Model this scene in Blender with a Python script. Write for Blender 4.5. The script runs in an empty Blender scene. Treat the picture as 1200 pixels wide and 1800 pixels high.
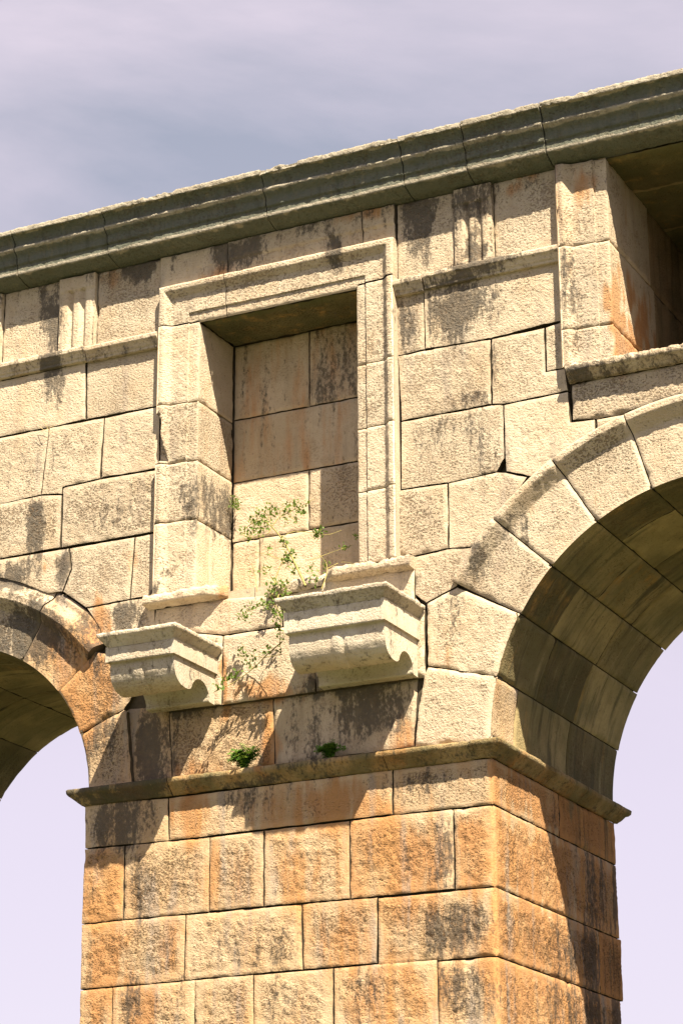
import bpy, bmesh, math, random
import numpy as np
from mathutils import Vector, Matrix, noise as mnoise
from mathutils.geometry import delaunay_2d_cdt

# ------------------------------------------------------------------ camera, world, sun, exposure
scn = bpy.context.scene
col = scn.collection
cam_d = bpy.data.cameras.new('camera'); cam = bpy.data.objects.new('camera', cam_d); col.objects.link(cam)
cam_d.sensor_fit = 'VERTICAL'; cam_d.sensor_height = 36.0; cam_d.lens = 36.0 * 4218.9 / 1800.0
cam_d.clip_start = 0.1; cam_d.clip_end = 3000.0
_yaw, _pit, _rol = 0.45909378, 0.34090282, -0.00481216
_f = Vector((-math.sin(_yaw) * math.cos(_pit), math.cos(_yaw) * math.cos(_pit), math.sin(_pit)))
_r = Vector((math.cos(_yaw), math.sin(_yaw), 0)); _u = _r.cross(_f)
_r2 = _r * math.cos(_rol) + _u * math.sin(_rol); _u2 = _u * math.cos(_rol) - _r * math.sin(_rol)
M = Matrix((( _r2.x, _u2.x, -_f.x), (_r2.y, _u2.y, -_f.y), (_r2.z, _u2.z, -_f.z))).to_4x4()
M.translation = Vector((7.55919, -15.29208, 1.54848))
cam.matrix_world = M
scn.camera = cam

SUN_DIR = Vector((1.07, -1.0, 2.12)).normalized()          # towards the sun
elev = math.asin(SUN_DIR.z); azim = math.atan2(SUN_DIR.x, SUN_DIR.y)   # azimuth clockwise from +Y
sd = bpy.data.lights.new('sun', 'SUN'); sd.energy = 5.0; sd.angle = math.radians(0.53); sd.color = (1.0, 0.87, 0.66)
so = bpy.data.objects.new('sun', sd); col.objects.link(so); so.location = SUN_DIR * 60
so.rotation_euler = SUN_DIR.to_track_quat('Z', 'Y').to_euler()

world = bpy.data.worlds.new('World'); scn.world = world; world.use_nodes = True
wn, wl = world.node_tree.nodes, world.node_tree.links
wn.clear()
def N(nodes, t, **kw):
    n = nodes.new(t)
    for k, v in kw.items(): setattr(n, k, v)
    return n
wo = N(wn, 'ShaderNodeOutputWorld'); bg = N(wn, 'ShaderNodeBackground'); bg.inputs[1].default_value = 0.10
sky = N(wn, 'ShaderNodeTexSky', sky_type='NISHITA', sun_disc=False); sky.sun_elevation = elev; sky.sun_rotation = azim
tc = N(wn, 'ShaderNodeTexCoord')
mp = N(wn, 'ShaderNodeMapping'); mp.inputs['Rotation'].default_value = (0.2, 0.5, 0.3); mp.inputs['Scale'].default_value = (1.6, 1.6, 3.2)
wl.new(tc.outputs['Generated'], mp.inputs[0])
n1 = N(wn, 'ShaderNodeTexNoise'); n1.inputs['Scale'].default_value = 2.1; n1.inputs['Detail'].default_value = 8; n1.inputs['Roughness'].default_value = 0.56; n1.inputs['Distortion'].default_value = 0.4
wl.new(mp.outputs[0], n1.inputs['Vector'])
r1 = N(wn, 'ShaderNodeValToRGB'); r1.color_ramp.elements[0].position = 0.36; r1.color_ramp.elements[1].position = 0.64
r1.color_ramp.elements[0].color = (1.20, 1.23, 1.47, 1); r1.color_ramp.elements[1].color = (2.36, 2.05, 2.29, 1)
wl.new(n1.outputs[0], r1.inputs[0])
sx = N(wn, 'ShaderNodeSeparateXYZ'); wl.new(tc.outputs['Generated'], sx.inputs[0])
mr = N(wn, 'ShaderNodeMapRange'); mr.inputs[1].default_value = 0.18; mr.inputs[2].default_value = 0.50; mr.interpolation_type = 'SMOOTHSTEP'
wl.new(sx.outputs[2], mr.inputs[0])
mxh = N(wn, 'ShaderNodeMix', data_type='RGBA'); mxh.inputs[6].default_value = (2.45, 2.09, 2.42, 1)   # pale veil of cloud near the horizon
wl.new(mr.outputs[0], mxh.inputs[0]); wl.new(r1.outputs[0], mxh.inputs[7])
mxs = N(wn, 'ShaderNodeMix', data_type='RGBA'); mxs.inputs[0].default_value = 0.90
wl.new(sky.outputs[0], mxs.inputs[6]); wl.new(mxh.outputs[2], mxs.inputs[7])
wl.new(mxs.outputs[2], bg.inputs[0]); wl.new(bg.outputs[0], wo.inputs[0])

scn.view_settings.view_transform = 'Standard'; scn.view_settings.look = 'None'
scn.view_settings.exposure = 1.75; scn.view_settings.gamma = 1.0; scn.view_settings.use_curve_mapping = False
scn.render.engine = 'CYCLES'; scn.cycles.max_bounces = 6; scn.cycles.diffuse_bounces = 4

DATA = {'wall':{'A1':[[-3.621,9.266],[-2.319,9.278],[-2.3,8.765],[-2.654,8.759],[-3.591,8.764]],
'A2':[[-2.319,9.278],[-1.619,9.287],[-1.606,8.761],[-2.3,8.765]],
'B1':[[-3.591,8.764],[-2.654,8.759],[-2.706,8.184],[-3.107,8.167],[-3.555,8.16]],
'B2':[[-2.654,8.759],[-2.127,8.753],[-2.147,8.232],[-2.501,8.214],[-2.504,8.156],[-2.706,8.184]],
'B3':[[-2.127,8.753],[-1.606,8.761],[-1.599,8.221],[-2.147,8.232]],
'C1':[[-3.555,8.16],[-2.706,8.184],[-2.504,8.156],[-2.501,7.701],[-3.083,7.693],[-3.526,7.676]],
'C2':[[-2.501,8.214],[-2.147,8.232],[-1.599,8.221],[-1.614,7.696],[-2.501,7.701]],
'D1':[[-3.526,7.676],[-3.083,7.693],[-2.421,7.688],[-2.392,7.507],[-2.47,7.329],[-2.604,7.33],[-2.852,7.452],[-3.074,7.533],[-3.526,7.676]],
'D2':[[-2.421,7.688],[-1.814,7.689],[-1.846,7.178],[-2.247,7.165],[-2.47,7.329],[-2.392,7.507]],
'D3':[[-1.814,7.689],[-1.614,7.696],[-1.619,7.168],[-1.846,7.178]],
'E1':[[-2.247,7.165],[-1.846,7.178],[-1.619,7.168],[-1.613,6.905],[-1.693,6.665],[-2.029,6.755],[-2.12,6.98]],
'F1':[[0.468,9.309],[0.709,9.306],[0.714,8.794],[0.48,8.788]],
'F2':[[0.709,9.306],[1.823,9.3],[1.834,8.804],[1.642,8.8],[1.256,8.774],[0.714,8.794]],
'G1':[[0.48,8.788],[0.714,8.794],[1.256,8.774],[1.246,8.244],[0.502,8.243]],
'G2':[[1.256,8.774],[1.687,8.781],[1.683,8.426],[1.835,8.424],[1.855,8.239],[1.337,8.227],[1.246,8.244]],
'G3':[[1.687,8.781],[1.834,8.804],[1.835,8.424],[1.683,8.426]],
'H1':[[0.502,8.243],[1.246,8.244],[1.337,8.227],[1.334,7.805],[1.268,7.709],[0.879,7.686],[0.494,7.7]],
'H2':[[1.337,8.227],[1.855,8.239],[1.863,7.997],[2.052,7.985],[2.057,7.891],[1.887,7.802],[1.71,7.691],[1.557,7.612],[1.512,7.628],[1.34,7.693],[1.334,7.805]],
'H3':[[2.052,7.985],[2.244,7.985],[2.259,7.938],[2.057,7.891]],
'I1':[[0.409,7.701],[0.879,7.686],[0.873,7.176],[0.593,7.157],[0.561,7.179],[0.421,7.183]],
'I2':[[0.879,7.686],[1.268,7.709],[1.34,7.693],[1.512,7.628],[1.387,7.464],[1.266,7.312],[1.045,7.158],[0.873,7.176]],
'I3':[[0.593,7.157],[0.873,7.176],[1.045,7.158],[0.93,6.878],[0.683,6.784],[0.593,6.862]]},
'dado':{'J1':[[-1.617,7.066],[-0.973,7.066],[-0.506,7.03],[-0.505,6.77],[-1.013,6.773],[-1.633,6.908]],
'J2':[[-1.633,6.908],[-1.013,6.773],[-1.016,6.224],[-1.456,6.229],[-1.465,6.634]],
'K1':[[-1.013,6.773],[-0.505,6.77],[-0.218,6.77],[-0.228,6.227],[-1.016,6.224]],
'K2':[[-0.227,6.736],[0.669,6.751],[0.664,6.226],[-0.228,6.227]],
'J3':[[-0.506,7.03],[-0.145,7.148],[0.578,7.08],[0.588,6.863],[0.669,6.751],[-0.227,6.736],[-0.505,6.77]]},
'dadolow':{'L0':[[-1.888,6.318],[-1.507,6.294],[-1.464,5.704],[-1.819,5.707]],
'L1':[[-1.506,6.24],[-1.049,6.243],[-0.602,6.24],[-0.589,5.725],[-1.464,5.704]],
'L2':[[-0.602,6.24],[-0.258,6.246],[0.587,6.242],[0.547,5.738],[-0.589,5.725]]},
'pier':{'r1a':[[-2.205,5.594],[-1.461,5.56],[-1.448,5.23],[-2.192,5.241]],
'r1b':[[-1.461,5.56],[0.401,5.574],[0.396,5.242],[-1.448,5.23]],
'r2a':[[-2.192,5.241],[-1.834,5.233],[-1.827,4.671],[-2.196,4.667]],
'r2b':[[-1.834,5.233],[-1.448,5.23],[-1.098,5.226],[-1.099,4.67],[-1.827,4.671]],
'r2c':[[-1.098,5.226],[-0.645,5.233],[-0.641,4.669],[-1.099,4.67]],
'r2d':[[-0.645,5.233],[0.052,5.235],[0.053,4.667],[-0.641,4.669]],
'r2e':[[0.052,5.235],[0.396,5.242],[0.867,5.239],[0.863,4.666],[0.053,4.667]],
'r3a':[[-2.196,4.667],[-1.827,4.671],[-1.295,4.669],[-1.3,4.183],[-2.193,4.179]],
'r3b':[[-1.295,4.669],[-1.099,4.67],[-0.641,4.669],[-0.335,4.668],[-0.325,4.191],[-1.3,4.183]],
'r3c':[[-0.335,4.668],[0.053,4.667],[0.269,4.665],[0.259,4.193],[-0.325,4.191]],
'r4a':[[-2.193,4.179],[-1.906,4.18],[-1.899,3.663],[-2.193,3.655]],
'r4b':[[-1.906,4.18],[-1.205,4.185],[-1.2,3.672],[-1.899,3.663]],
'r4c':[[-1.205,4.185],[-0.725,4.188],[-0.716,3.68],[-1.2,3.672]],
'r4d':[[-0.725,4.188],[-0.08,4.19],[-0.078,3.69],[-0.716,3.68]],
'r4e':[[-0.08,4.19],[0.259,4.193],[0.723,4.19],[0.731,3.703],[-0.078,3.69]]},
'corn_x':[-2.912,-2.03,-0.557,0.643,1.169,1.813],'dark':[[0.04,6.284,0.422,0.103,0.8],[-1.382,6.3,0.276,0.086,0.8],[-2.08,6.715,0.089,0.172,0.4],[-2.247,7.016,0.267,0.129,0.3],[-2.651,9.732,0.124,0.237,0.8],[-2.604,9.263,0.116,0.259,0.65],[-1.864,10.031,0.142,0.108,0.75],[-0.905,9.926,0.244,0.121,0.75],[-0.039,9.787,0.089,0.181,0.85],[0.675,9.849,0.133,0.28,0.75],[1.131,9.892,0.124,0.172,0.7],[1.148,9.623,0.071,0.216,0.7],[0.993,9.062,0.276,0.267,0.8],[0.566,9.078,0.062,0.216,0.6],[1.166,9.404,0.267,0.052,0.75],[-2.738,7.921,0.116,0.237,0.85],[-2.885,7.581,0.187,0.112,0.75],[-2.477,7.496,0.089,0.164,0.85],[-1.874,7.08,0.107,0.121,0.85],[-2.725,7.035,0.311,0.172,0.6],[-1.263,7.946,0.116,0.216,0.6],[1.26,8.566,0.044,0.172,0.45],[0.902,8.084,0.356,0.172,0.35],[1.196,7.896,0.178,0.259,0.4],[1.937,9.076,0.062,0.323,0.6],[1.092,8.323,0.178,0.078,0.5],[1.193,9.541,0.062,0.052,0.9],[1.96,8.318,0.089,0.052,0.6],[-2.791,8.494,0.267,0.172,0.3],[-2.015,7.926,0.222,0.129,0.3],[-1.48,7.324,0.089,0.065,0.5],[-1.605,7.227,0.08,0.052,0.9],[1.38,7.245,0.116,0.172,0.35],[1.106,7.048,0.107,0.172,0.5],[0.871,6.67,0.178,0.259,0.3],[0.224,6.089,0.311,0.216,0.7],[-0.195,5.947,0.267,0.259,0.5],[-2.058,6.077,0.133,0.259,0.6],[-1.65,5.985,0.2,0.28,0.75],[-1.886,5.438,0.267,0.194,0.7],[-0.713,5.49,0.267,0.129,0.4],[0.624,5.466,0.267,0.095,0.5],[-1.672,4.943,0.116,0.259,0.45],[-2.151,4.387,0.089,0.302,0.3],[-0.939,4.42,0.178,0.172,0.3],[-0.564,4.351,0.267,0.172,0.4],[0.768,4.928,0.08,0.259,0.6],[0.878,4.958,0.062,0.259,0.4],[0.867,4.439,0.267,0.151,0.6],[0.348,4.967,0.222,0.172,0.3],[0.16,4.017,0.267,0.259,0.3],[-1.746,4.065,0.133,0.172,0.4],[-0.471,4.021,0.133,0.172,0.4],[0.942,3.964,0.222,0.216,0.45],[-2.171,4.944,0.044,0.259,0.4],[-1.265,4.115,0.133,0.129,0.3]],  # the leading dark patches paint in the deep shade under the corbels
'rust':[[0.215,5.186,0.2,0.259,0.9],[-0.196,5.373,0.533,0.172,0.6],[-1.995,4.928,0.2,0.302,1],[-1.951,4.372,0.178,0.388,0.7],[0.436,4.877,0.444,0.345,0.7],[-0.381,4.87,0.267,0.302,0.45],[-1.291,5.421,0.178,0.216,0.6],[-0.945,4.92,0.311,0.259,0.4],[-2.226,6.459,0.267,0.388,0.8],[-2.398,6.85,0.267,0.216,0.5],[-2.142,7.001,0.133,0.259,0.8],[1.008,4.905,0.116,0.302,0.8],[0.073,4.342,0.267,0.302,0.5],[0.38,4.002,0.4,0.259,0.6],[-1.696,4.021,0.222,0.259,0.6],[-0.623,6.303,0.311,0.108,0.7],[-0.621,5.91,0.071,0.259,0.7],[0.449,5.828,0.178,0.172,0.5],[-1.086,9.814,0.178,0.108,0.5],[-2.135,9.986,0.133,0.086,0.6],[0.212,10.077,0.222,0.086,0.5],[1.464,9.985,0.133,0.086,0.6],[1.607,10.096,0.133,0.078,0.6],[2.282,8.82,0.08,0.388,0.9],[2.059,9.846,0.089,0.129,0.5],[-1.014,6.441,0.044,0.216,0.8],[-0.976,7.295,0.133,0.259,0.7],[-1.097,8.73,0.133,0.388,0.5],[2.086,7.349,0.089,0.086,0.4],[0.82,6.377,0.062,0.129,0.4],[-2.532,7.528,0.178,0.086,0.5],[-1.417,4.499,0.089,0.216,0.6],[-1.793,7.488,0.222,0.086,0.3],[-1.248,5.764,0.267,0.129,0.4],[0.951,4.353,0.133,0.259,0.3],[1.16,4.181,0.133,0.517,0.5],[-0.152,4.4,0.089,0.216,0.4],[1.185,5.4,0.05,0.2,0.7],[1.185,4.95,0.05,0.3,0.95],[1.185,4.4,0.05,0.28,0.95],[1.185,3.9,0.05,0.3,1.0]],
'cx':[0.399,0.865,0.266,0.723],'haunch':{'V1':[[0.574,5.722],[0.611,6.02],[0.66,6.248],[0.688,6.308]],
'V2':[[0.688,6.308],[0.683,6.784],[0.93,6.874]],
'L1':[[-1.876,6.294],[-1.85,6.277],[-1.782,5.673]],
'L2':[[-2.145,6.793],[-2.003,6.751],[-1.765,6.492],[-1.876,6.294]]},
'plants':{'shrub_stems':[[0.011,[[-0.252,-0.1,7.023],[-0.366,-0.02,7.207],[-0.455,0.02,7.368],[-0.534,0.04,7.492],[-0.619,0.05,7.596]]],[0.006,[[-0.619,0.05,7.596],[-0.688,0.03,7.651],[-0.751,0.0,7.638],[-0.829,-0.02,7.579]]],[0.005,[[-0.619,0.05,7.596],[-0.596,0.1,7.672],[-0.533,0.14,7.721],[-0.43,0.16,7.767],[-0.318,0.18,7.815]]],[0.004,[[-0.619,0.05,7.596],[-0.686,0.1,7.719],[-0.772,0.12,7.786],[-0.836,0.1,7.814]]],[0.004,[[-0.534,0.04,7.492],[-0.463,0.1,7.545],[-0.326,0.12,7.525],[-0.191,0.14,7.491],[-0.1,0.2,7.532]]],[0.006,[[-0.536,-0.1,6.984],[-0.524,-0.05,7.158],[-0.498,0.0,7.291],[-0.47,0.03,7.401]]],[0.003,[[-0.498,0.0,7.291],[-0.646,0.03,7.368],[-0.781,0.05,7.409],[-0.855,0.05,7.36]]],[0.003,[[-0.706,-0.02,7.067],[-0.753,0.03,7.225],[-0.795,0.06,7.331]]],[0.004,[[-0.018,-0.3,6.91],[-0.026,-0.2,7.05],[-0.08,-0.1,7.176],[-0.193,-0.0,7.29],[-0.276,0.05,7.331]]],[0.003,[[-0.051,-0.15,7.112],[0.023,-0.05,7.184],[0.116,-0.0,7.167]]],[0.003,[[-0.265,0.0,7.256],[-0.147,0.1,7.327],[-0.004,0.2,7.398]]],[0.004,[[-0.619,0.05,7.596],[-0.642,0.02,7.535],[-0.719,-0.02,7.502],[-0.832,-0.04,7.537]]],[0.003,[[-0.533,0.14,7.721],[-0.463,0.1,7.651],[-0.413,0.08,7.591]]]],
'shrub_clumps':[[-0.819,-0.02,7.564,0.05,12],[-0.755,0.0,7.593,0.07,22],[-0.737,0.03,7.659,0.07,24],[-0.699,0.05,7.706,0.08,26],[-0.659,0.05,7.639,0.08,26],[-0.646,0.1,7.759,0.06,16],[-0.577,0.1,7.725,0.06,16],[-0.528,0.13,7.75,0.06,16],[-0.475,0.15,7.78,0.06,16],[-0.425,0.15,7.725,0.06,14],[-0.449,0.12,7.664,0.05,9],[-0.512,0.1,7.645,0.05,8],[-0.769,-0.02,7.533,0.06,18],[-0.691,0.0,7.564,0.06,14],[-0.381,0.16,7.782,0.04,5],[-0.509,0.03,7.439,0.05,26],[-0.459,0.0,7.285,0.06,34],[-0.445,0.02,7.348,0.05,20],[-0.4,-0.02,7.189,0.05,12],[-0.244,0.13,7.506,0.05,26],[-0.273,0.12,7.498,0.04,14],[-0.066,0.18,7.379,0.04,12],[-0.646,0.03,7.391,0.06,10],[-0.665,0.03,7.243,0.05,14],[-0.475,-0.06,7.076,0.07,26],[-0.537,-0.08,7.071,0.06,14],[-0.141,-0.15,7.046,0.05,12],[-0.095,-0.1,7.156,0.05,12],[-0.225,-0.05,7.168,0.05,10],[-0.162,0.3,7.814,0.0,0],[-0.377,-0.2,6.946,0.06,16],[-0.54,-0.12,7.001,0.05,16],[-0.779,0.05,7.257,0.04,5]],
'creeper_stems':[[0.004,[[-0.398,-0.25,6.935],[-0.41,-0.3,6.848],[-0.516,-0.28,6.86],[-0.665,-0.2,6.867],[-0.789,-0.15,6.841]]],[0.004,[[-0.41,-0.3,6.848],[-0.372,-0.28,6.769],[-0.383,-0.25,6.668],[-0.414,-0.2,6.576],[-0.43,-0.15,6.504]]],[0.005,[[-0.395,-0.2,6.583],[-0.545,-0.15,6.519],[-0.68,-0.12,6.435],[-0.848,-0.12,6.346],[-0.973,-0.2,6.268]]],[0.003,[[-0.43,-0.15,6.504],[-0.606,-0.08,6.523],[-0.738,-0.06,6.568],[-0.812,-0.06,6.667]]],[0.003,[[-0.68,-0.12,6.435],[-0.766,-0.08,6.522],[-0.835,-0.06,6.581]]]],
'creeper_clumps':[[-0.429,-0.3,6.842,0.05,26],[-0.502,-0.28,6.858,0.05,26],[-0.59,-0.25,6.861,0.05,14],[-0.675,-0.2,6.869,0.06,20],[-0.759,-0.16,6.838,0.05,18],[-0.72,-0.16,6.815,0.04,10],[-0.396,-0.28,6.79,0.05,26],[-0.382,-0.28,6.726,0.05,24],[-0.426,-0.25,6.696,0.04,14],[-0.393,-0.24,6.651,0.04,16],[-0.398,-0.22,6.604,0.04,12],[-0.545,-0.15,6.532,0.04,10],[-0.444,-0.16,6.538,0.04,14],[-0.68,-0.12,6.457,0.05,16],[-0.746,-0.08,6.52,0.05,20],[-0.796,-0.06,6.567,0.05,16],[-0.826,-0.06,6.611,0.04,8],[-0.849,-0.12,6.39,0.04,20],[-0.886,-0.14,6.368,0.04,20],[-0.925,-0.2,6.306,0.04,16],[-0.89,-0.2,6.275,0.03,8],[-0.668,-0.1,6.57,0.03,6],[-0.801,-0.12,6.428,0.03,10]],
'tuft':[[-1.194,0.5,8.014,0.05,60],[-1.167,0.48,7.974,0.035,24],[-1.205,0.5,8.059,0.03,20]],
'fernA':[-0.778,-0.06,5.699],'fernB':[-0.077,-0.05,5.7],'sprig':[[-0.018,0.3,7.5,0.03,12]],
'straw':[[0.002,[[-2.729,-0.03,8.772],[-2.658,-0.05,8.717],[-2.612,-0.02,8.704]]],[0.002,[[-2.69,-0.05,8.818],[-2.651,-0.03,8.748],[-2.635,0.0,8.691]]],[0.0018,[[-2.748,-0.03,8.715],[-2.67,-0.05,8.724],[-2.592,-0.02,8.761]]]]}}

rng = random.Random(7)
# ------------------------------------------------------------------ materials
def mat(name):
    m = bpy.data.materials.new(name); m.use_nodes = True
    nt = m.node_tree; nt.nodes.clear()
    out = N(nt.nodes, 'ShaderNodeOutputMaterial'); b = N(nt.nodes, 'ShaderNodeBsdfPrincipled')
    nt.links.new(b.outputs[0], out.inputs[0]); b.inputs['Specular IOR Level'].default_value = 0.15
    b.inputs['Roughness'].default_value = 0.92
    return m, nt, b
def rgb(c): return (c[0], c[1], c[2], 1.0)
class G:
    def __init__(s, nt): s.nt = nt; s.n = nt.nodes; s.l = nt.links
    def pos(s):
        g = N(s.n, 'ShaderNodeNewGeometry'); return g.outputs['Position']
    def noise(s, vec, scale, detail=4, rough=0.55, stretch=None, off=(0, 0, 0), dist=0.0):
        mp = N(s.n, 'ShaderNodeMapping'); mp.inputs['Location'].default_value = off
        if stretch: mp.inputs['Scale'].default_value = stretch
        s.l.new(vec, mp.inputs[0])
        t = N(s.n, 'ShaderNodeTexNoise'); t.inputs['Scale'].default_value = scale; t.inputs['Detail'].default_value = detail
        t.inputs['Roughness'].default_value = rough; t.inputs['Distortion'].default_value = dist
        s.l.new(mp.outputs[0], t.inputs['Vector']); return t.outputs[0]
    def ramp(s, fac, lo, hi, a=0.0, b=1.0):
        m = N(s.n, 'ShaderNodeMapRange', interpolation_type='SMOOTHSTEP'); s.l.new(fac, m.inputs[0])
        m.inputs[1].default_value = lo; m.inputs[2].default_value = hi; m.inputs[3].default_value = a; m.inputs[4].default_value = b
        return m.outputs[0]
    def math(s, op, a, b=None):
        m = N(s.n, 'ShaderNodeMath', operation=op); m.use_clamp = False
        for i, v in enumerate((a, b)):
            if v is None: continue
            if isinstance(v, (int, float)): m.inputs[i].default_value = v
            else: s.l.new(v, m.inputs[i])
        return m.outputs[0]
    def mix(s, fac, a, b, blend='MIX'):
        m = N(s.n, 'ShaderNodeMix', data_type='RGBA', blend_type=blend)
        for i, v in ((0, fac), (6, a), (7, b)):
            if isinstance(v, (int, float)): m.inputs[i].default_value = v
            elif isinstance(v, tuple): m.inputs[i].default_value = rgb(v)
            else: s.l.new(v, m.inputs[i])
        return m.outputs[2]
    def attr(s, name):
        a = N(s.n, 'ShaderNodeAttribute', attribute_name=name); return a.outputs['Fac']
    def rnd(s):
        return N(s.n, 'ShaderNodeObjectInfo').outputs['Random']
    def bump(s, h, strength, dist, prev=None):
        b = N(s.n, 'ShaderNodeBump'); b.inputs['Distance'].default_value = dist
        if isinstance(strength, (int, float)): b.inputs['Strength'].default_value = strength
        else: s.l.new(strength, b.inputs['Strength'])
        s.l.new(h, b.inputs['Height'])
        if prev is not None: s.l.new(prev, b.inputs['Normal'])
        return b.outputs[0]

def stone(name, c1, c2, rust=(0.55, 0.265, 0.10), dark=(0.07, 0.065, 0.06), streak=0.0, tint=(0.80, 0.72, 0.62), bump=1.0, algae=0.0, warm=0.0, crust=None, sax=(13, 13, 0.9), runoff=0.0, var=(0.92, 1.05), alb=0.70):
    m, nt, b = mat(name); g = G(nt); p = g.pos()
    big = g.ramp(g.noise(p, 1.7, 3), 0.35, 0.65)
    c = g.mix(big, c1, c2)
    c = g.mix(g.ramp(g.noise(p, 5.0, 4, off=(3, 1, 8)), 0.45, 0.75, 0, 0.55), c, (c2[0] * .78, c2[1] * .74, c2[2] * .72))
    # each stone its own tone
    r = g.rnd(); v = g.ramp(r, 0, 1, var[0], var[1])
    vv = N(g.n, 'ShaderNodeCombineColor'); [g.l.new(v, vv.inputs[i]) for i in range(3)]
    c = g.mix(1.0, c, vv.outputs[0], 'MULTIPLY')
    # ochre run-off
    ra = g.attr('rust'); rn = g.noise(p, 1.0, 5, 0.6, stretch=(9, 9, 1.4), off=(2, 0, 5))
    rf = g.ramp(g.math('ADD', g.math('MULTIPLY', rn, 1.15), g.math('MULTIPLY', ra, 0.7)), 0.78, 1.16, 0, 0.85)
    c = g.mix(rf, c, rust)
    if warm:
        c = g.mix(g.ramp(g.noise(p, 1.0, 3, stretch=(4.5, 4.5, .9), off=(7, 2, 0)), 0.42, 0.66, 0, warm), c, (0.66, 0.35, 0.13))
    if runoff:     # grey-lilac rain streaks and a warmer bloom
        ns = g.noise(p, 1.0, 5, 0.6, stretch=(5.5, 5.5, .75), off=(21, 3, 6))
        c = g.mix(g.ramp(ns, 0.52, 0.70, 0, runoff), c, (0.40, 0.345, 0.30))
        nb_ = g.noise(p, 1.0, 4, 0.6, stretch=(3.2, 3.2, 1.6), off=(4, 13, 2))
        c = g.mix(g.ramp(nb_, 0.50, 0.70, 0, runoff * .7), c, (0.66, 0.46, 0.26))
    # grey staining; the mask also carries painted shade
    da = g.attr('dark'); dn = g.noise(p, 30, 5, 0.75, stretch=(1.3, 1, .7)); dn2 = g.noise(p, 1.0, 4, 0.6, stretch=(11, 11, 1.3)); 
    df = g.ramp(g.math('ADD', g.math('ADD', g.math('MULTIPLY', dn, 1.15), g.math('MULTIPLY', dn2, 0.95)), g.math('MULTIPLY', da, 0.62)), 1.19, 1.46, 0, 0.84)
    c = g.mix(df, c, dark)
    if crust is not None:
        cr_ = g.attr('crust'); cn = g.noise(p, 1.0, 6, 0.7, stretch=(13, 13, 6)); c = g.mix(g.ramp(g.math('ADD', g.math('MULTIPLY', cn, .7), g.math('MULTIPLY', cr_, .8)), .60, 1.02, 0, .95), c, crust)
    if streak:
        sn = g.noise(p, 1.0, 6, 0.62, stretch=sax, off=(11, 4, 2))
        c = g.mix(g.ramp(sn, 0.5, 0.72, 0, streak), c, (0.07, 0.065, 0.04))
        sn2 = g.noise(p, 1.0, 5, 0.6, stretch=tuple(t * 1.25 for t in sax), off=(1, 9, 4))
        c = g.mix(g.ramp(sn2, 0.56, 0.76, 0, streak * .8), c, (0.42, 0.34, 0.2))
    if algae:
        c = g.mix(g.ramp(g.noise(p, 3.0, 5), 0.38, 0.62, 0, algae), c, (0.085, 0.095, 0.045))
    # specks, pits and fine grain
    ro = g.attr('rough')
    sp = g.noise(p, 75, 3, 0.7, off=(5, 5, 5))
    c = g.mix(g.ramp(sp, 0.60, 0.72, 0, 0.5), c, (0.16, 0.12, 0.085))
    pn = g.noise(p, 52, 4, 0.6, stretch=(1, 1, 1.3), dist=0.1)
    lo_ = g.noise(p, 3.5, 3, 0.5, off=(1, 2, 9))
    pit = g.ramp(g.math('ADD', pn, g.math('ADD', g.math('MULTIPLY', g.math('SUBTRACT', 0.5, lo_), 0.4), g.math('MULTIPLY', g.math('SUBTRACT', r, 0.5), 0.10))), 0.335, 0.425)
    pd = g.math('MULTIPLY', g.math('SUBTRACT', 1.0, pit), g.math('ADD', g.math('MULTIPLY', ro, 0.55), 0.08))
    c = g.mix(pd, c, (c2[0] * .36, c2[1] * .29, c2[2] * .24))
    c = g.mix(g.ramp(g.noise(p, 16, 5, 0.7, off=(9, 3, 1)), 0.4, 0.75, 0.0, 0.25), c, (c2[0] * .7, c2[1] * .62, c2[2] * .52))
    c = g.mix(1.0, c, (alb, alb, alb), 'MULTIPLY')
    g.l.new(c, b.inputs['Base Color'])
    s1 = g.math('ADD', g.math('MULTIPLY', ro, 0.75 * bump), 0.2 * bump)
    h1 = g.math('ADD', g.math('MULTIPLY', pit, 0.5), g.math('MULTIPLY', pn, 0.9))
    h2 = g.noise(p, 120, 3, 0.7)
    n_ = g.bump(h1, s1, 0.02); n_ = g.bump(h2, g.math('MULTIPLY', s1, 0.8), 0.008, n_)
    g.l.new(n_, b.inputs['Normal'])
    return m
MAT = {}
MAT['wall'] = stone('pale_limestone', (0.75, 0.635, 0.48), (0.69, 0.57, 0.42), runoff=.45)
MAT['pier'] = stone('ochre_limestone', (0.71, 0.545, 0.365), (0.66, 0.485, 0.305), warm=0.42, runoff=.85)
MAT['side'] = stone('ochre_limestone_side', (0.34, 0.23, 0.12), (0.27, 0.19, 0.10), warm=0.35, streak=0.8)  # darkened copy of the pier stone: dirt streaks plus painted shade of the side
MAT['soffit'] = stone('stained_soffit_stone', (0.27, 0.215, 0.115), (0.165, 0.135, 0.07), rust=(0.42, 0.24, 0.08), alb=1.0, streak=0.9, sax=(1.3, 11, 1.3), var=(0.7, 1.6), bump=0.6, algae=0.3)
MAT['cornice'] = stone('weathered_cornice_stone', (0.52, 0.47, 0.38), (0.44, 0.40, 0.32), crust=(0.15, 0.165, 0.135), streak=0.42, sax=(15, 15, 2.2))
MAT['niche'] = stone('niche_stone', (0.66, 0.54, 0.40), (0.57, 0.46, 0.32), alb=.80, streak=0.22, bump=.8)
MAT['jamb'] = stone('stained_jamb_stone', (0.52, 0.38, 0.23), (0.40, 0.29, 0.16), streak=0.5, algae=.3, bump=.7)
MAT['impost'] = stone('mossy_ledge_stone', (0.50, 0.38, 0.21), (0.42, 0.31, 0.16), streak=.25, algae=.55, warm=.4)
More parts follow.
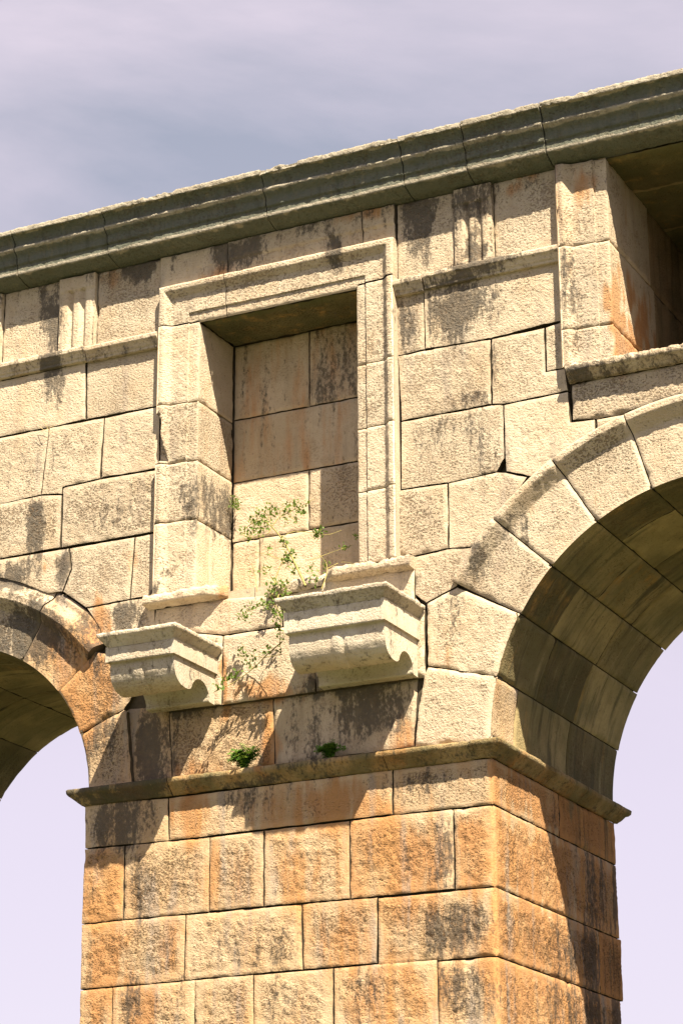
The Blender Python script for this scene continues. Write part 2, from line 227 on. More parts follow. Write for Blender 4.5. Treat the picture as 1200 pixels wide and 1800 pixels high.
MAT['ceiling'] = stone('blackened_ceiling_stone', (0.16, 0.14, 0.07), (0.09, 0.085, 0.04), rust=(0.42, 0.24, 0.08), alb=1.0, bump=.7, algae=.4)  # one darker tone for the undersides of niche and recess
MAT['corbel'] = stone('grey_limestone', (0.77, 0.69, 0.56), (0.70, 0.61, 0.48), bump=.9, runoff=.3)
def plain(name, c1, c2, scale, spec=0.1, rough=.9):
    m, nt, b = mat(name); g = G(nt); p = g.pos()
    g.l.new(g.mix(g.ramp(g.noise(p, scale, 4), .35, .65), c1, c2), b.inputs['Base Color']); b.inputs['Roughness'].default_value = rough
    return m
MAT['mortar'] = plain('dark_mortar', (0.10, 0.08, 0.055), (0.06, 0.05, 0.035), 9)
MAT['ground'] = plain('meadow_ground', (0.085, 0.085, 0.04), (0.055, 0.062, 0.028), 0.7)
def leafmat(name, c1, c2):
    m, nt, b = mat(name); g = G(nt); p = g.pos()
    g.l.new(g.mix(g.ramp(g.noise(p, 22, 3), .35, .65), c1, c2), b.inputs['Base Color']); b.inputs['Roughness'].default_value = .55
    tr = N(g.n, 'ShaderNodeBsdfTranslucent'); tr.inputs[0].default_value = (0.22, 0.30, 0.04, 1)
    ms = N(g.n, 'ShaderNodeMixShader'); ms.inputs[0].default_value = .3
    out = [n for n in g.n if n.type == 'OUTPUT_MATERIAL'][0]
    g.l.new(b.outputs[0], ms.inputs[1]); g.l.new(tr.outputs[0], ms.inputs[2]); g.l.new(ms.outputs[0], out.inputs[0])
    return m
MAT['leaf'] = leafmat('shrub_leaf', (0.075, 0.13, 0.03), (0.13, 0.19, 0.05))
MAT['fern'] = leafmat('fern_leaf', (0.06, 0.16, 0.02), (0.12, 0.24, 0.04))
MAT['stem'] = plain('yellow_stem', (0.36, 0.31, 0.11), (0.24, 0.21, 0.08), 30)
MAT['straw'] = plain('straw', (0.6, 0.48, 0.24), (0.5, 0.4, 0.2), 30)

# ------------------------------------------------------------------ mesh helpers
def spots(arr, x, y, z, key):
    """stain strength at world points from the list of stain patches on the facade"""
    out = np.zeros(len(x)); P3 = np.stack([x, y, z * .55], 1)
    wx = nz(P3 + 4, 5) * .07 + nz(P3 + 9, 15) * .05; wz = nz(P3 + 14, 4) * .08 + nz(P3, 12) * .05
    for cx, cz, rx, rz, s in DATA[key]:
        d = np.sqrt(((x - cx + wx) / rx) ** 2 + ((z - cz + wz) / (rz * np.where(z < cz, 1.25, .9))) ** 2)
        out = np.maximum(out, s * np.clip(1.5 - d, 0, 1))
    return out
class MB:
    def __init__(s): s.v = []; s.f = []; s.a = []; s.sm = []; s.jt = []; s.n = 0
    def add(s, verts, faces, rough=None, smooth=True, joint=0):
        verts = np.asarray(verts, float).reshape(-1, 3)
        s.v.append(verts); s.a.append(np.zeros(len(verts)) if rough is None else np.asarray(rough, float))
        for f in faces: s.f.append(tuple(i + s.n for i in f)); s.sm.append(smooth); s.jt.append(joint)
        s.n += len(verts)
    def box(s, x0, x1, y0, y1, z0, z1):
        v = [(x, y, z) for x in (x0, x1) for y in (y0, y1) for z in (z0, z1)]
        s.add(v, [(0, 1, 3, 2), (4, 6, 7, 5), (0, 4, 5, 1), (2, 3, 7, 6), (0, 2, 6, 4), (1, 5, 7, 3)], smooth=False)
    def build(s, name, material, parent=None, rust=0.0, dark=0.0, stains=True, crust=None):
        V = np.concatenate(s.v); R = np.concatenate(s.a)
        o_ = np.array([V[:, 0].mean(), V[:, 1].mean(), V[:, 2].min()])
        me = bpy.data.meshes.new(name); me.from_pydata((V - o_).tolist(), [], s.f); me.validate(); 
        me.polygons.foreach_set('use_smooth', np.array(s.sm[:len(me.polygons)], bool))
        def at(nm, arr):
            a = me.attributes.new(nm, 'FLOAT', 'POINT'); a.data.foreach_set('value', np.ascontiguousarray(arr, np.float32))
        if name == 'block' and parent is not None: R = R * (random.Random(len(V)).uniform(.65, 1.2) if parent.name == 'wall' else random.Random(len(V)).uniform(.9, 1.3))
        if callable(dark): dark = dark(V)
        at('rough', R)
        if crust is not None: at('crust', crust(V))
        front = np.clip(1 - (V[:, 1] + .75) * .0, 0, 1)
        at('dark', np.clip((spots(None, V[:, 0], V[:, 1], V[:, 2], 'dark') if stains else 0) + dark, 0, 1) * front)
        at('rust', np.clip((spots(None, V[:, 0], V[:, 1], V[:, 2], 'rust') if stains else 0) + rust, 0, 1) * front)
        me.materials.append(material)
        if any(s.jt) and name in ('block', 'frieze_block', 'voussoir', 'soffit_stone'):
            me.materials.append(MAT['mortar']); me.polygons.foreach_set('material_index', np.array(s.jt[:len(me.polygons)], np.int32))
        o = bpy.data.objects.new(name, me); col.objects.link(o); o.location = o_
        if parent is not None:
            o.parent = parent; o.matrix_parent_inverse = Matrix.Translation(-wloc(parent))
        return o
def wloc(o):
    t = Vector(o.location)
    p = o.parent
    if p is not None: t = t + wloc(p) + o.matrix_parent_inverse.translation
    return t
def nz(pts, f):
    q = np.asarray(pts) * f
    return np.array([mnoise.noise(Vector(t)) for t in q])
def sstep(x, a, b):
    t = np.clip((x - a) / (b - a), 0, 1); return t * t * (3 - 2 * t)
def relief(U, V, d, dall, seed, amp=.006, margin=.05, lift=.005, bev=.012, und=.004):
    """outward displacement and roughness mask of a hand dressed stone face"""
    P3 = np.stack([U + seed * 3.17, V - seed * 1.71, np.full(len(U), seed * 7.77)], 1)
    lo = nz(P3, 2.3); mid = nz(P3, 9.0); hi = nz(P3, 22.0); h3 = nz(P3 + 50, 45.0)
    m = sstep(dall + mid * margin * .5, margin * .55, margin * 1.25) if margin > 0 else np.ones(len(U))
    bw = bev * (1.2 + .9 * np.clip(mid + hi * .6, -1, 1))
    w = -np.maximum(bw, .002) * .8 * np.clip(1 - d / np.maximum(bw * 1.1, .004), 0, 1) ** 2
    chip = sstep(lo * .6 + mid * .7, .38, .62) * np.clip(1 - d / .045, 0, 1)
    w = w - chip * bev * 1.3
    fade = np.clip(dall / .02, 0, 1)
    w = w + fade * (und * lo + m * (lift + amp * (.55 * mid + .75 * hi + .7 * h3)) + (1 - m) * amp * .22 * (hi + h3))
    return w, np.clip(.18 + .82 * m * np.clip(amp / .006, 0, 1), 0, 1)
def inset(poly, g, corner=()):
    n = len(poly); P = np.array(poly, float); out = []
    if 0.5 * np.sum(P[:, 0] * np.roll(P[:, 1], -1) - np.roll(P[:, 0], -1) * P[:, 1]) < 0: raise ValueError('cw')
    for i in range(n):
        a, b, c = P[i - 1], P[i], P[(i + 1) % n]
        e1 = (b - a) / np.linalg.norm(b - a); e2 = (c - b) / np.linalg.norm(c - b)
        n1 = np.array([-e1[1], e1[0]]); n2 = np.array([-e2[1], e2[0]])
        g1 = 0 if ((i - 1) % n) in corner else g; g2 = 0 if i in corner else g
        A = np.array([n1, n2]); det = np.linalg.det(A)
        if abs(det) < .18: out.append(b + n2 * max(g1, g2))
        else: out.append(np.linalg.solve(A, np.array([n1 @ b + g1, n2 @ b + g2])))
    return np.array(out)
def ccw(poly):
    poly = [p for i, p in enumerate(poly) if math.dist(p, poly[i - 1]) > .004]
    P = np.array(poly, float)
    a = 0.5 * np.sum(P[:, 0] * np.roll(P[:, 1], -1) - np.roll(P[:, 0], -1) * P[:, 1])
    return [tuple(p) for p in (P if a > 0 else P[::-1])]
def segdist(Q, a, b):
    ab = b - a; t = np.clip(((Q - a) @ ab) / max(ab @ ab, 1e-9), 0, 1)
    return np.linalg.norm(Q - (a + t[:, None] * ab), axis=1)
def poly_patch(mb, poly, F, seed, g=.005, corner=(), step=.018, depth=.14, wfun=None, edge=None, **kw):
    """one dressed stone face: polygon (u, v) -> fine mesh with relief, plus its sides; F(u, v, w) -> xyz"""
    g = g * (.65 + .6 * ((seed * 7.13) % 1)); poly = ccw(poly); Q = inset(poly, g, corner); n = len(Q)
    B = []; eid = []
    for i in range(n):
        a, b = Q[i], Q[(i + 1) % n]; L = np.linalg.norm(b - a); k = max(1, int(round(L / step)))
        nv = np.array([-(b - a)[1], (b - a)[0]]) / max(L, 1e-9)
        for j in range(k):
            t = j / k; p = a + (b - a) * t
            if j and i not in corner:
                s = mnoise.noise(Vector((p[0] * 14, p[1] * 14, seed))) * .0035 + mnoise.noise(Vector((p[0] * 4, p[1] * 4, seed + 9))) * .003
                p = p + nv * (s + .001)
            B.append(p); eid.append(i)
    B = np.array(B)
    lo, hi = B.min(0), B.max(0)
    rs = np.random.RandomState(int(seed * 991) % 99991)
    gx = np.arange(lo[0], hi[0], step); gy = np.arange(lo[1], hi[1], step * .9)
    X, Y = np.meshgrid(gx, gy); X = X + (np.arange(len(gy)) % 2)[:, None] * step * .5
    I = np.stack([X.ravel(), Y.ravel()], 1) + rs.uniform(-.22, .22, (X.size, 2)) * step
    inside = np.zeros(len(I), bool); j = len(B) - 1
    for i in range(len(B)):
        xi, yi = B[i]; xj, yj = B[j]
        c = ((yi > I[:, 1]) != (yj > I[:, 1])) & (I[:, 0] < (xj - xi) * (I[:, 1] - yi) / ((yj - yi) if abs(yj - yi) > 1e-12 else 1e-12) + xi)
        inside ^= c; j = i
    I = I[inside]
    if len(I):
        dm = np.min([segdist(I, Q[i], Q[(i + 1) % n]) for i in range(n)], axis=0); I = I[dm > step * .6]
    pts = np.concatenate([B, I]) if len(I) else B
    v, e, f, ov, oe, of = delaunay_2d_cdt([Vector(p) for p in pts], [], [list(range(len(B)))], 1, 1e-5)
    V2 = np.array([(p.x, p.y) for p in v])
    D = np.array([segdist(V2, Q[i], Q[(i + 1) % n]) for i in range(n)])
    dall = D.min(0); nc = [i for i in range(n) if i not in corner]
    d = D[nc].min(0)
    w, ro = relief(V2[:, 0], V2[:, 1], d, dall, seed, **kw)
    if wfun is not None: w = w + wfun(V2[:, 0], V2[:, 1])
    U = V2[:, 0].copy(); Vv = V2[:, 1].copy()
    if edge is not None: U, Vv, w = edge(U, Vv, w)
    mb.add(F(U, Vv, w), [tuple(t) for t in f], ro)
    # sides
    idx = {}
    for k, o in enumerate(ov):
        for q in o: idx.setdefault(q, k)
    bi = [idx.get(k, k) for k in range(len(B))]
    f0 = F(U[bi], Vv[bi], w[bi]); f1 = F(U[bi], Vv[bi], w[bi] * 0 - depth)
    m_ = len(bi); fs = [(k, (k + 1) % m_, m_ + (k + 1) % m_, m_ + k) for k in range(m_) if eid[k] not in corner]
    mb.add(np.concatenate([f0, f1]), [q[::-1] for q in fs], np.full(2 * m_, .3), smooth=False, joint=1)
def grid_patch(mb, us, vs, F, seed, su=1.0, corner=(), wfun=None, depth=.14, sides=True, g=.004, flip=False, **kw):
    """structured stone face; corner is any of 'u0','u1','v0','v1' (edges without a joint)"""
    us = np.array(us, float); vs = np.array(vs, float)
    gu = g / su
    if 'u0' not in corner: us[0] += gu
    if 'u1' not in corner: us[-1] -= gu
    if 'v0' not in corner: vs[0] += g
    if 'v1' not in corner: vs[-1] -= g
    nu, nv = len(us), len(vs)
    U, V = np.meshgrid(us, vs, indexing='ij'); U = U.ravel(); V = V.ravel()
    E = {'u0': (U - us[0]) * su, 'u1': (us[-1] - U) * su, 'v0': V - vs[0], 'v1': vs[-1] - V}
    dall = np.min(list(E.values()), axis=0); nc = [k for k in E if k not in corner]
    d = np.min([E[k] for k in nc], axis=0) if nc else dall + 1
    w, ro = relief(U * su, V, d, dall, seed, **kw)
    if wfun is not None: w = w + wfun(U, V)
    fs = [(i * nv + j, (i + 1) * nv + j, (i + 1) * nv + j + 1, i * nv + j + 1) for i in range(nu - 1) for j in range(nv - 1)]
    if flip: fs = [q[::-1] for q in fs]
    mb.add(F(U, V, w), fs, ro)
    if sides:
        loops = {'v0': [i * nv for i in range(nu)], 'u1': [(nu - 1) * nv + j for j in range(nv)], 'v1': [i * nv + nv - 1 for i in range(nu)][::-1], 'u0': list(range(nv))[::-1]}
        for k, L in loops.items():
            if k in corner: continue
            a = F(U[L], V[L], w[L]); b = F(U[L], V[L], w[L] * 0 - depth); m_ = len(L)
            q = [(i + 1, i, m_ + i, m_ + i + 1) for i in range(m_ - 1)]
            if flip: q = [t[::-1] for t in q]
            mb.add(np.concatenate([a, b]), q, np.full(2 * m_, .3), smooth=False, joint=1)
def lin(a, b, step): return np.linspace(a, b, max(2, int(round(abs(b - a) / step)) + 1))
def refine(prof, step):
    out = [prof[0]]
    for a, b in zip(prof[:-1], prof[1:]):
        L = math.hypot(b[0] - a[0], b[1] - a[1]); k = max(1, int(round(L / step)))
        for j in range(1, k + 1): out.append((a[0] + (b[0] - a[0]) * j / k, a[1] + (b[1] - a[1]) * j / k))
    return out
def moulding(mb, prof, path, seed, amp=.004, step=.02, caps=True, chipz=None, rough=.5):
    """profile (p outward, z) swept along a horizontal path of (x, y, nx, ny): mitred corners come with the normals"""
    prof = refine(prof, step); pp = np.array(prof); m_ = len(pp)
    tg = np.gradient(pp, axis=0); nn = np.stack([tg[:, 1], -tg[:, 0]], 1); nn /= np.maximum(np.linalg.norm(nn, axis=1)[:, None], 1e-9)
    pts = []
    for a, b in zip(path[:-1], path[1:]):
        L = math.hypot(b[0] - a[0], b[1] - a[1]); k = max(1, int(round(L / step)))
        for j in range(k): pts.append([a[i] + (b[i] - a[i]) * j / k for i in range(4)])
    pts.append(list(path[-1])); n_ = len(pts)
    PX = np.array(pts)
    S = np.zeros((n_, m_, 3)); 
    base = np.zeros((n_, m_, 3)); base[:, :, 0] = PX[:, None, 0]; base[:, :, 1] = PX[:, None, 1]; base[:, :, 2] = pp[None, :, 1]
    base[:, :, 0] += PX[:, None, 2] * pp[None, :, 0]; base[:, :, 1] += PX[:, None, 3] * pp[None, :, 0]
    fl = base.reshape(-1, 3) + seed * 3.3
    dsp = (.3 * nz(fl, 6) + .7 * nz(fl, 21) + .8 * nz(fl, 46)).reshape(n_, m_) * amp
    big = sstep((nz(fl, 3.1) + .7 * nz(fl, 16)).reshape(n_, m_), .4, .75) * amp * 1.8
    dsp = dsp - big
    if chipz is not None: dsp = dsp * np.where(pp[:, 1] > chipz, 2.2, 1)[None, :]
    S[:, :, 0] = base[:, :, 0] + PX[:, None, 2] * nn[None, :, 0] * dsp; S[:, :, 1] = base[:, :, 1] + PX[:, None, 3] * nn[None, :, 0] * dsp
    S[:, :, 2] = base[:, :, 2] + nn[None, :, 1] * dsp
    fs = [(i * m_ + j, i * m_ + j + 1, (i + 1) * m_ + j + 1, (i + 1) * m_ + j) for i in range(n_ - 1) for j in range(m_ - 1)]
    fs = [q[::-1] for q in fs]
    mb.add(S.reshape(-1, 3), fs, np.full(n_ * m_, rough))
    if caps:
        for i in (0, n_ - 1):
            c = S[i]; f = tuple(range(m_)); mb.add(c, [f if i else f[::-1]], np.full(m_, .4), smooth=False)
def FRONT(y0):
    return lambda u, v, w: np.stack([u, y0 - w, v], 1)

# ------------------------------------------------------------------ ground
gm = bpy.data.meshes.new('ground'); gm.from_pydata([(-900, -900, 0), (900, -900, 0), (900, 900, 0), (-900, 900, 0)], [], [(0, 1, 2, 3)])
gm.materials.append(MAT['ground']); go = bpy.data.objects.new('ground', gm); col.objects.link(go); go['kind'] = 'structure'

# ------------------------------------------------------------------ aqueduct
T = 2.48                                   # thickness of the wall
PX0, PX1 = -2.20, 1.175                    # the pier
RC = (2.91, 5.72, 1.735); LC = (-3.52, 5.658, 1.345)
aq = bpy.data.objects.new('aqueduct', None); col.objects.link(aq); aq.location = (-.5, 1.2, 0)
aq['label'] = 'old stone aqueduct with round arches, a walled niche and scrolled corbels on its pier'; aq['category'] = 'aqueduct'

# cores (rubble behind the dressed stones); they show only in the joints
cm = MB(); cm.box(PX0 + .012, PX1 - .05, .05, T - .03, 0, 5.69)
pier = cm.build('pier', MAT['mortar'], aq, stains=False)
def arc(c, r, a0, a1, n):
    return [(c[0] + r * math.cos(math.radians(a0 + (a1 - a0) * i / n)), c[1] + r * math.sin(math.radians(a0 + (a1 - a0) * i / n))) for i in range(n + 1)]
OX0, OX1, OZ0 = 2.26, 3.56, 8.36           # recess above the right arch
def slab(mb, outer, y0, y1):
    P = ccw(outer); f0 = [(x, y0, z) for x, z in P]; f1 = [(x, y1, z) for x, z in P]; n = len(P)
    v, e, f, *_ = delaunay_2d_cdt([Vector(p) for p in P], [], [list(range(n))], 1, 1e-5)
    vv = [(p.x, y0, p.y) for p in v]; mb.add(vv, [tuple(t) for t in f], smooth=False)
    vv = [(p.x, y1, p.y) for p in v]; mb.add(vv, [tuple(t)[::-1] for t in f], smooth=False)
    mb.add(f0 + f1, [(n + i, n + (i + 1) % n, (i + 1) % n, i) for i in range(n)], smooth=False)
wc = MB(); e_ = .06
lower = arc(LC, LC[2] + e_, 180, 0, 40) + arc(RC, RC[2] + e_, 180, 0, 48)
poly = [(-9, 5.69)] + lower + [(9, 5.69), (9, 8.25), (.2, 8.25), (.2, 6.93), (-1.3, 6.93), (-1.3, 8.25), (-9, 8.25)]
slab(wc, poly, .07, T - .03)
# above z = 8.25: leave the niche and the recess open
for x0, x1, y0 in ((-9, -1.3, .06), (-1.3, .2, .63), (.2, OX0 - .06, .06), (OX0 - .06, OX1 + .06, 2.1), (OX1 + .06, 9, .06)):
    wc.box(x0, x1, y0, T - .031, 8.2, 10.05)
wall = wc.build('wall', MAT['mortar'], aq, stains=False)
# the niche cuts lower than 8.25 too, so its floor block sits on the wall below (see the dado)

_seed = [1.0]
def sd_(): _seed[0] += 1.37; return _seed[0]

# --- plain wall stones
for k, poly in DATA['wall'].items():
    mb = MB(); s = sd_(); y0 = rng.uniform(-.006, .006)
    rough = {'A1': .004, 'A2': .004, 'C2': .0075, 'C1': .007, 'D1': .006}.get(k, .0058)
    rough *= rng.uniform(.65, 1.3)
    poly_patch(mb, poly, FRONT(y0), s, g=.0065, amp=rough, margin=.03 if k[0] in 'FGHI' else .04, lift=.001, bev=.0055)
    mb.build('block', MAT['wall'], wall)
# the matching masonry on the far side of the right arch (outside the picture)
for k, poly in DATA['wall'].items():
    if k[0] not in 'FGHI': continue
    mb = MB(); poly_patch(mb, [(2 * RC[0] - x, z) for x, z in poly], FRONT(rng.uniform(-.005, .005)), sd_(), step=.035, amp=.0055, margin=.03, lift=.001, bev=.0055)
    mb.build('block', MAT['wall'], wall)
for z0, z1 in ((5.7, 6.3), (6.3, 6.9), (6.9, 7.5), (7.5, 8.1), (8.1, 8.7), (8.7, 9.26)):
    for x0, x1 in ((5.36, 6.1), (6.1, 6.9), (6.9, 7.6)):
        mb = MB(); poly_patch(mb, [(x0, z0), (x1, z0), (x1, z1), (x0, z1)], FRONT(0), sd_(), step=.05, margin=.03, lift=.002); mb.build('block', MAT['wall'], wall)
# plain courses beyond the picture
for z0, z1 in ((8.0, 8.72), (8.72, 9.26)):
    for x0, x1 in ((-4.75, -3.62),):
        mb = MB(); poly_patch(mb, [(x0, z0), (x1, z0), (x1, z1), (x0, z1)], FRONT(0), sd_(), step=.04, margin=.03, lift=.002); mb.build('block', MAT['wall'], wall)

# --- frieze: blocks, triglyphs
def face(name, x0, x1, z0, z1, y0, parent, m='wall', step=.018, **kw):
    mb = MB(); a = dict(amp=.004, margin=.03, lift=.001, bev=.011); a.update(kw)
    poly_patch(mb, [(x0, z0), (x1, z0), (x1, z1), (x0, z1)], FRONT(y0), sd_(), step=step, **a)
    return mb.build(name, MAT[m], parent, dark=drip)
fz0 = 9.388
drip = lambda V: .55 * np.clip((V[:, 2] - 9.86) / .16, 0, 1) * np.clip(.6 + 1.2 * nz(V * np.array([1, 1, .25]) + 7, 6), 0, 1)
frieze = []
for x0, x1 in ((-5.2, -3.95), (-3.95, -3.155), (-3.155, -2.585), (-2.235, -1.606), (.486, .985), (1.30, 1.83), (3.99, 4.6), (4.6, 5.3), (5.3, 6.2), (6.2, 7.2)):
    frieze.append(face('frieze_block', x0, x1, fz0, 10.068, .004, wall, amp=.0042))
def triglyph(x0, x1):
    mb = MB(); n = 3; wd = (x1 - x0)
    def wf(u, v):
        t = (u - x0) / wd * n; fr = np.abs((t % 1) - .5) * 2         # 0 mid of a bar .. 1 at the groove
        gr = sstep(fr, .45, .95) * .028
        gr = np.where((t < .12) | (t > n - .12), .0, gr)
        return np.where(v > 9.93, 0.008, -gr)
    poly_patch(mb, [(x0, fz0), (x1, fz0), (x1, 10.06), (x0, 10.06)], FRONT(-.032), sd_(), step=.014, wfun=wf, amp=.0018, margin=.02, lift=0, bev=.008)
    mb.build('triglyph', MAT['wall'], wall, dark=drip)
triglyph(-2.585, -2.235); triglyph(.985, 1.30); triglyph(-3.5, -3.155)
# worn frieze strip above the niche head
for x0, x1 in ((-1.635, -1.0), (-1.0, .2), (.2, .482)):
    mb = MB()
    def wf(u, v):
        g_ = (np.abs(((u + 2) / .105) % 1 - .5) * 2); return np.where(v < 9.9, -.012 * sstep(g_, .55, .95) * (np.sin(u * 9) > -.4), .012 * (u > -1))
    poly_patch(mb, [(x0, 9.765), (x1, 9.765), (x1, 10.066), (x0, 10.066)], FRONT(-.012), sd_(), step=.014, wfun=wf, amp=.0025, margin=.02, lift=0, bev=.012)
    mb.build('frieze_block', MAT['wall'], wall, dark=drip, rust=.15)

# --- string course
SP = [(0, 9.27), (.036, 9.272), (.036, 9.298), (.044, 9.303), (.052, 9.325), (.072, 9.350), (.075, 9.352), (.075, 9.392), (0, 9.396)]
def xpath(x0, x1, y=0.0): return [(x0, y, 0, -1), (x1, y, 0, -1)]
for x0, x1, dz in ((-5.2, -3.63, 0), (-3.63, -2.300, 0), (-2.292, -1.612, -.012), (.482, .722, -.006), (.732, 1.836, .004), (3.985, 5.3, 0), (5.31, 7.2, 0)):
    mb = MB(); moulding(mb, [(p, z + dz) for p, z in SP], xpath(x0 + .002, x1 - .002), sd_(), amp=.0035, step=.014); mb.build('string_course', MAT['wall'], wall, dark=.22)

# --- cornice
CP = [(-.02, 10.066), (.06, 10.074), (.13, 10.098), (.176, 10.112), (.182, 10.12), (.180, 10.195), (.197, 10.2), (.197, 10.26), (.207, 10.276), (.235, 10.30),
      (.252, 10.318), (.252, 10.334), (.238, 10.345), (.238, 10.37), (.252, 10.40), (.28, 10.426), (.302, 10.43), (.305, 10.436), (.303, 10.476), (.26, 10.484), (-.3, 10.486)]
def washed(V):
    """black crust keeps to the coves; rain and frost keep the projecting arrises clean"""
    z = V[:, 2]; P3 = V + 3.0; wob = nz(P3, 6) * .012 + nz(P3, 19) * .008; zz = z + wob
    clean = np.maximum.reduce([np.clip(1 - np.abs(zz - 10.318) / .024, 0, 1), np.clip(1 - np.abs(zz - 10.128) / .022, 0, 1), np.clip((zz - 10.425) / .016, 0, 1)])
    return np.clip(1 - 1.3 * clean + .25 * nz(P3 * np.array([1, 1, .3]), 5), 0, 1)
cc = MB(); cc.box(-9, 9, .28, T - .04, 10.052, 10.47)
cornice = cc.build('cornice', MAT['soffit'], aq, stains=False)
cxs = [-5.6, -4.4] + DATA['corn_x'] + [3.35, 4.5, 5.6, 6.7, 7.8]
for i, (x0, x1) in enumerate(zip(cxs[:-1], cxs[1:])):
    r_ = random.Random(i * 3 + 1); dz = r_.uniform(-.004, .006); dp = r_.uniform(-.006, .006)
    mb = MB(); moulding(mb, [(p + dp * (p > .01), z + dz * (z > 10.1)) for p, z in CP], xpath(x0 + .0045, x1 - .0045), sd_(), amp=.0036, step=.014, chipz=10.425, rough=.6)
    mb.build('cornice_block', MAT['cornice'], cornice, stains=False, crust=washed)
# ceiling stones of the recess and under the cornice behind it
ce = MB()
for y0, y1 in ((-.0, .62), (.63, 1.35), (1.36, 2.12)):
    mb = MB(); yy0 = max(y0, .01)
    poly_patch(mb, [(OX0 - .1, yy0), (OX1 + .1, yy0), (OX1 + .1, y1), (OX0 - .1, y1)], lambda u, v, w: np.stack([u, v, 10.045 - w + .0 * u], 1), sd_(), step=.04, amp=.004, margin=.05, depth=.01)
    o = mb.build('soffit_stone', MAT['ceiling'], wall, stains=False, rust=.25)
    o.data.flip_normals()

# --- niche: back wall, jamb, soffit
NX0, NX1, NZ1, ND = -1.243, .14, 9.412, .56
nb = MB(); nb.box(-1.3, .2, ND + .03, ND + .06, 6.9, 9.47)
niche = nb.build('niche', MAT['mortar'], aq, stains=False)
zc = [7.12, 7.72, 8.225, 8.765, 9.42]
for x0, x1, z0, z1 in ((-1.25, -.56, zc[3], zc[4]), (-.56, .2, zc[3], zc[4]), (-1.25, .2, zc[2], zc[3]), (-1.25, -.565, zc[1], zc[2]), (-.565, .2, zc[1], zc[2]),
                       (-1.25, -1.005, zc[0], zc[1]), (-1.005, .2, zc[0], zc[1])):
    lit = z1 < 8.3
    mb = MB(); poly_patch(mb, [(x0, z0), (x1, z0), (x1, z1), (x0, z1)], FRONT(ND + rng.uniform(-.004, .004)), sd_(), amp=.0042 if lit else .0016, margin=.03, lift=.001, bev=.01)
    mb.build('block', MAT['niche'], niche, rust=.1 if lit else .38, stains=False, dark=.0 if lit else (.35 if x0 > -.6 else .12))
SIDE = lambda x0: (lambda u, v, w: np.stack([x0 + w, u, v], 1))      # a face that looks towards +x; u runs along y
jz = [7.12, 7.745, 8.235, 8.735, 9.42]
# niche soffit and right reveal
mb = MB(); poly_patch(mb, [(NX0 - .01, .03), (NX1 + .02, .03), (NX1 + .02, ND), (NX0 - .01, ND)], lambda u, v, w: np.stack([u, v, NZ1 - w], 1), sd_(), step=.025, amp=.004, margin=.04, depth=.08)
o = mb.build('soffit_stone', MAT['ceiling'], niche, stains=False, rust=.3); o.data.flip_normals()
for z0, z1 in zip(jz[:-1], jz[1:]):
    mb = MB(); poly_patch(mb, [(-.0, z0), (-.0, z1), (-ND, z1), (-ND, z0)], lambda u, v, w: np.stack([NX1 - w, -u, v], 1), sd_(), step=.04, amp=.003, margin=.03, depth=.05)
    mb.build('jamb_stone', MAT['niche'], niche, stains=False, rust=.2)

# --- architraves (frames): profile over the distance from the outer edge
FP = [(0, -.02), (0, .07), (.004, .076), (.05, .076), (.056, .072), (.098, .034), (.104, .03), (.256, .03), (.259, .016), (.345, .016), (.35, .012)]
def wprof(pr_):
    xs = np.array([p[0] for p in pr_][1:]) + np.arange(len(pr_) - 1) * 1e-6; ws = np.array([p[1] for p in pr_][1:])
    return lambda t: np.interp(t, xs, ws)
fw = wprof(FP)
FT = sorted(set([0, .004, .02, .036, .05, .056, .066, .077, .088, .098, .104, .12, .14, .16, .18, .2, .22, .24, .254, .256, .259, .262, .28, .3, .32, .338, .35]))
def jamb_block(xo, sgn, z0, z1, parent, return_depth=0, m='wall', width=.35, dark=0, split=None, rust=0, broken=None):
    """one stone of a moulded frame; xo outer edge, sgn=+1 inner edge to the right"""
    mb = MB(); s = sd_(); k = width / .35
    F = lambda u, v, w: np.stack([xo + sgn * u * k, -w, v], 1)
    def wf_(U, V):
        w = fw(U)
        if broken:      # the outer fillet has broken away in a curved scar
            t = np.clip((broken[1] - V) / (broken[1] - broken[0]), 0, 1)
            lim = np.where((V > broken[0]) & (V < broken[1]), .035 + .06 * t ** 2.2, -1)
            w = np.where(U < lim, np.minimum(w, .004), w)
        return w
    grid_patch(mb, FT, lin(z0, z1, .017), F, s, corner=('u1',) if return_depth else (), wfun=wf_, depth=.0, amp=.0048, margin=.012, lift=0, bev=.008, flip=(sgn < 0), g=.004, und=.003)
    if return_depth:
        x1 = xo + sgn * width
        pieces = [(-.012, return_depth)] if not split else [(-.012, split), (split, return_depth)]
        for i, (a, b) in enumerate(pieces):
            poly_patch(mb, [(a, z0), (b, z0), (b, z1), (a, z1)], lambda u, v, w: np.stack([x1 + w, u, v], 1), s + 5 + i, corner=(3,) if i == 0 else (), step=.02, amp=.0035, margin=.03, lift=0, bev=.009, depth=.06)
    return mb.build('jamb_stone', MAT[m], parent, rust=rust, dark=dark)
for i, (z0, z1) in enumerate(zip(jz[:-1], jz[1:])):
    jamb_block(-1.6, 1, z0 if i else 7.15, z1, niche, ND, split=.2 if i == 0 else None, rust=.12, broken=(8.262, 8.66) if i == 2 else None)
for z0, z1 in zip([7.15, 7.725, 8.235, 8.76], [7.725, 8.235, 8.76, 9.44]):
    jamb_block(.484, -1, z0, z1, niche, 0, width=.342)
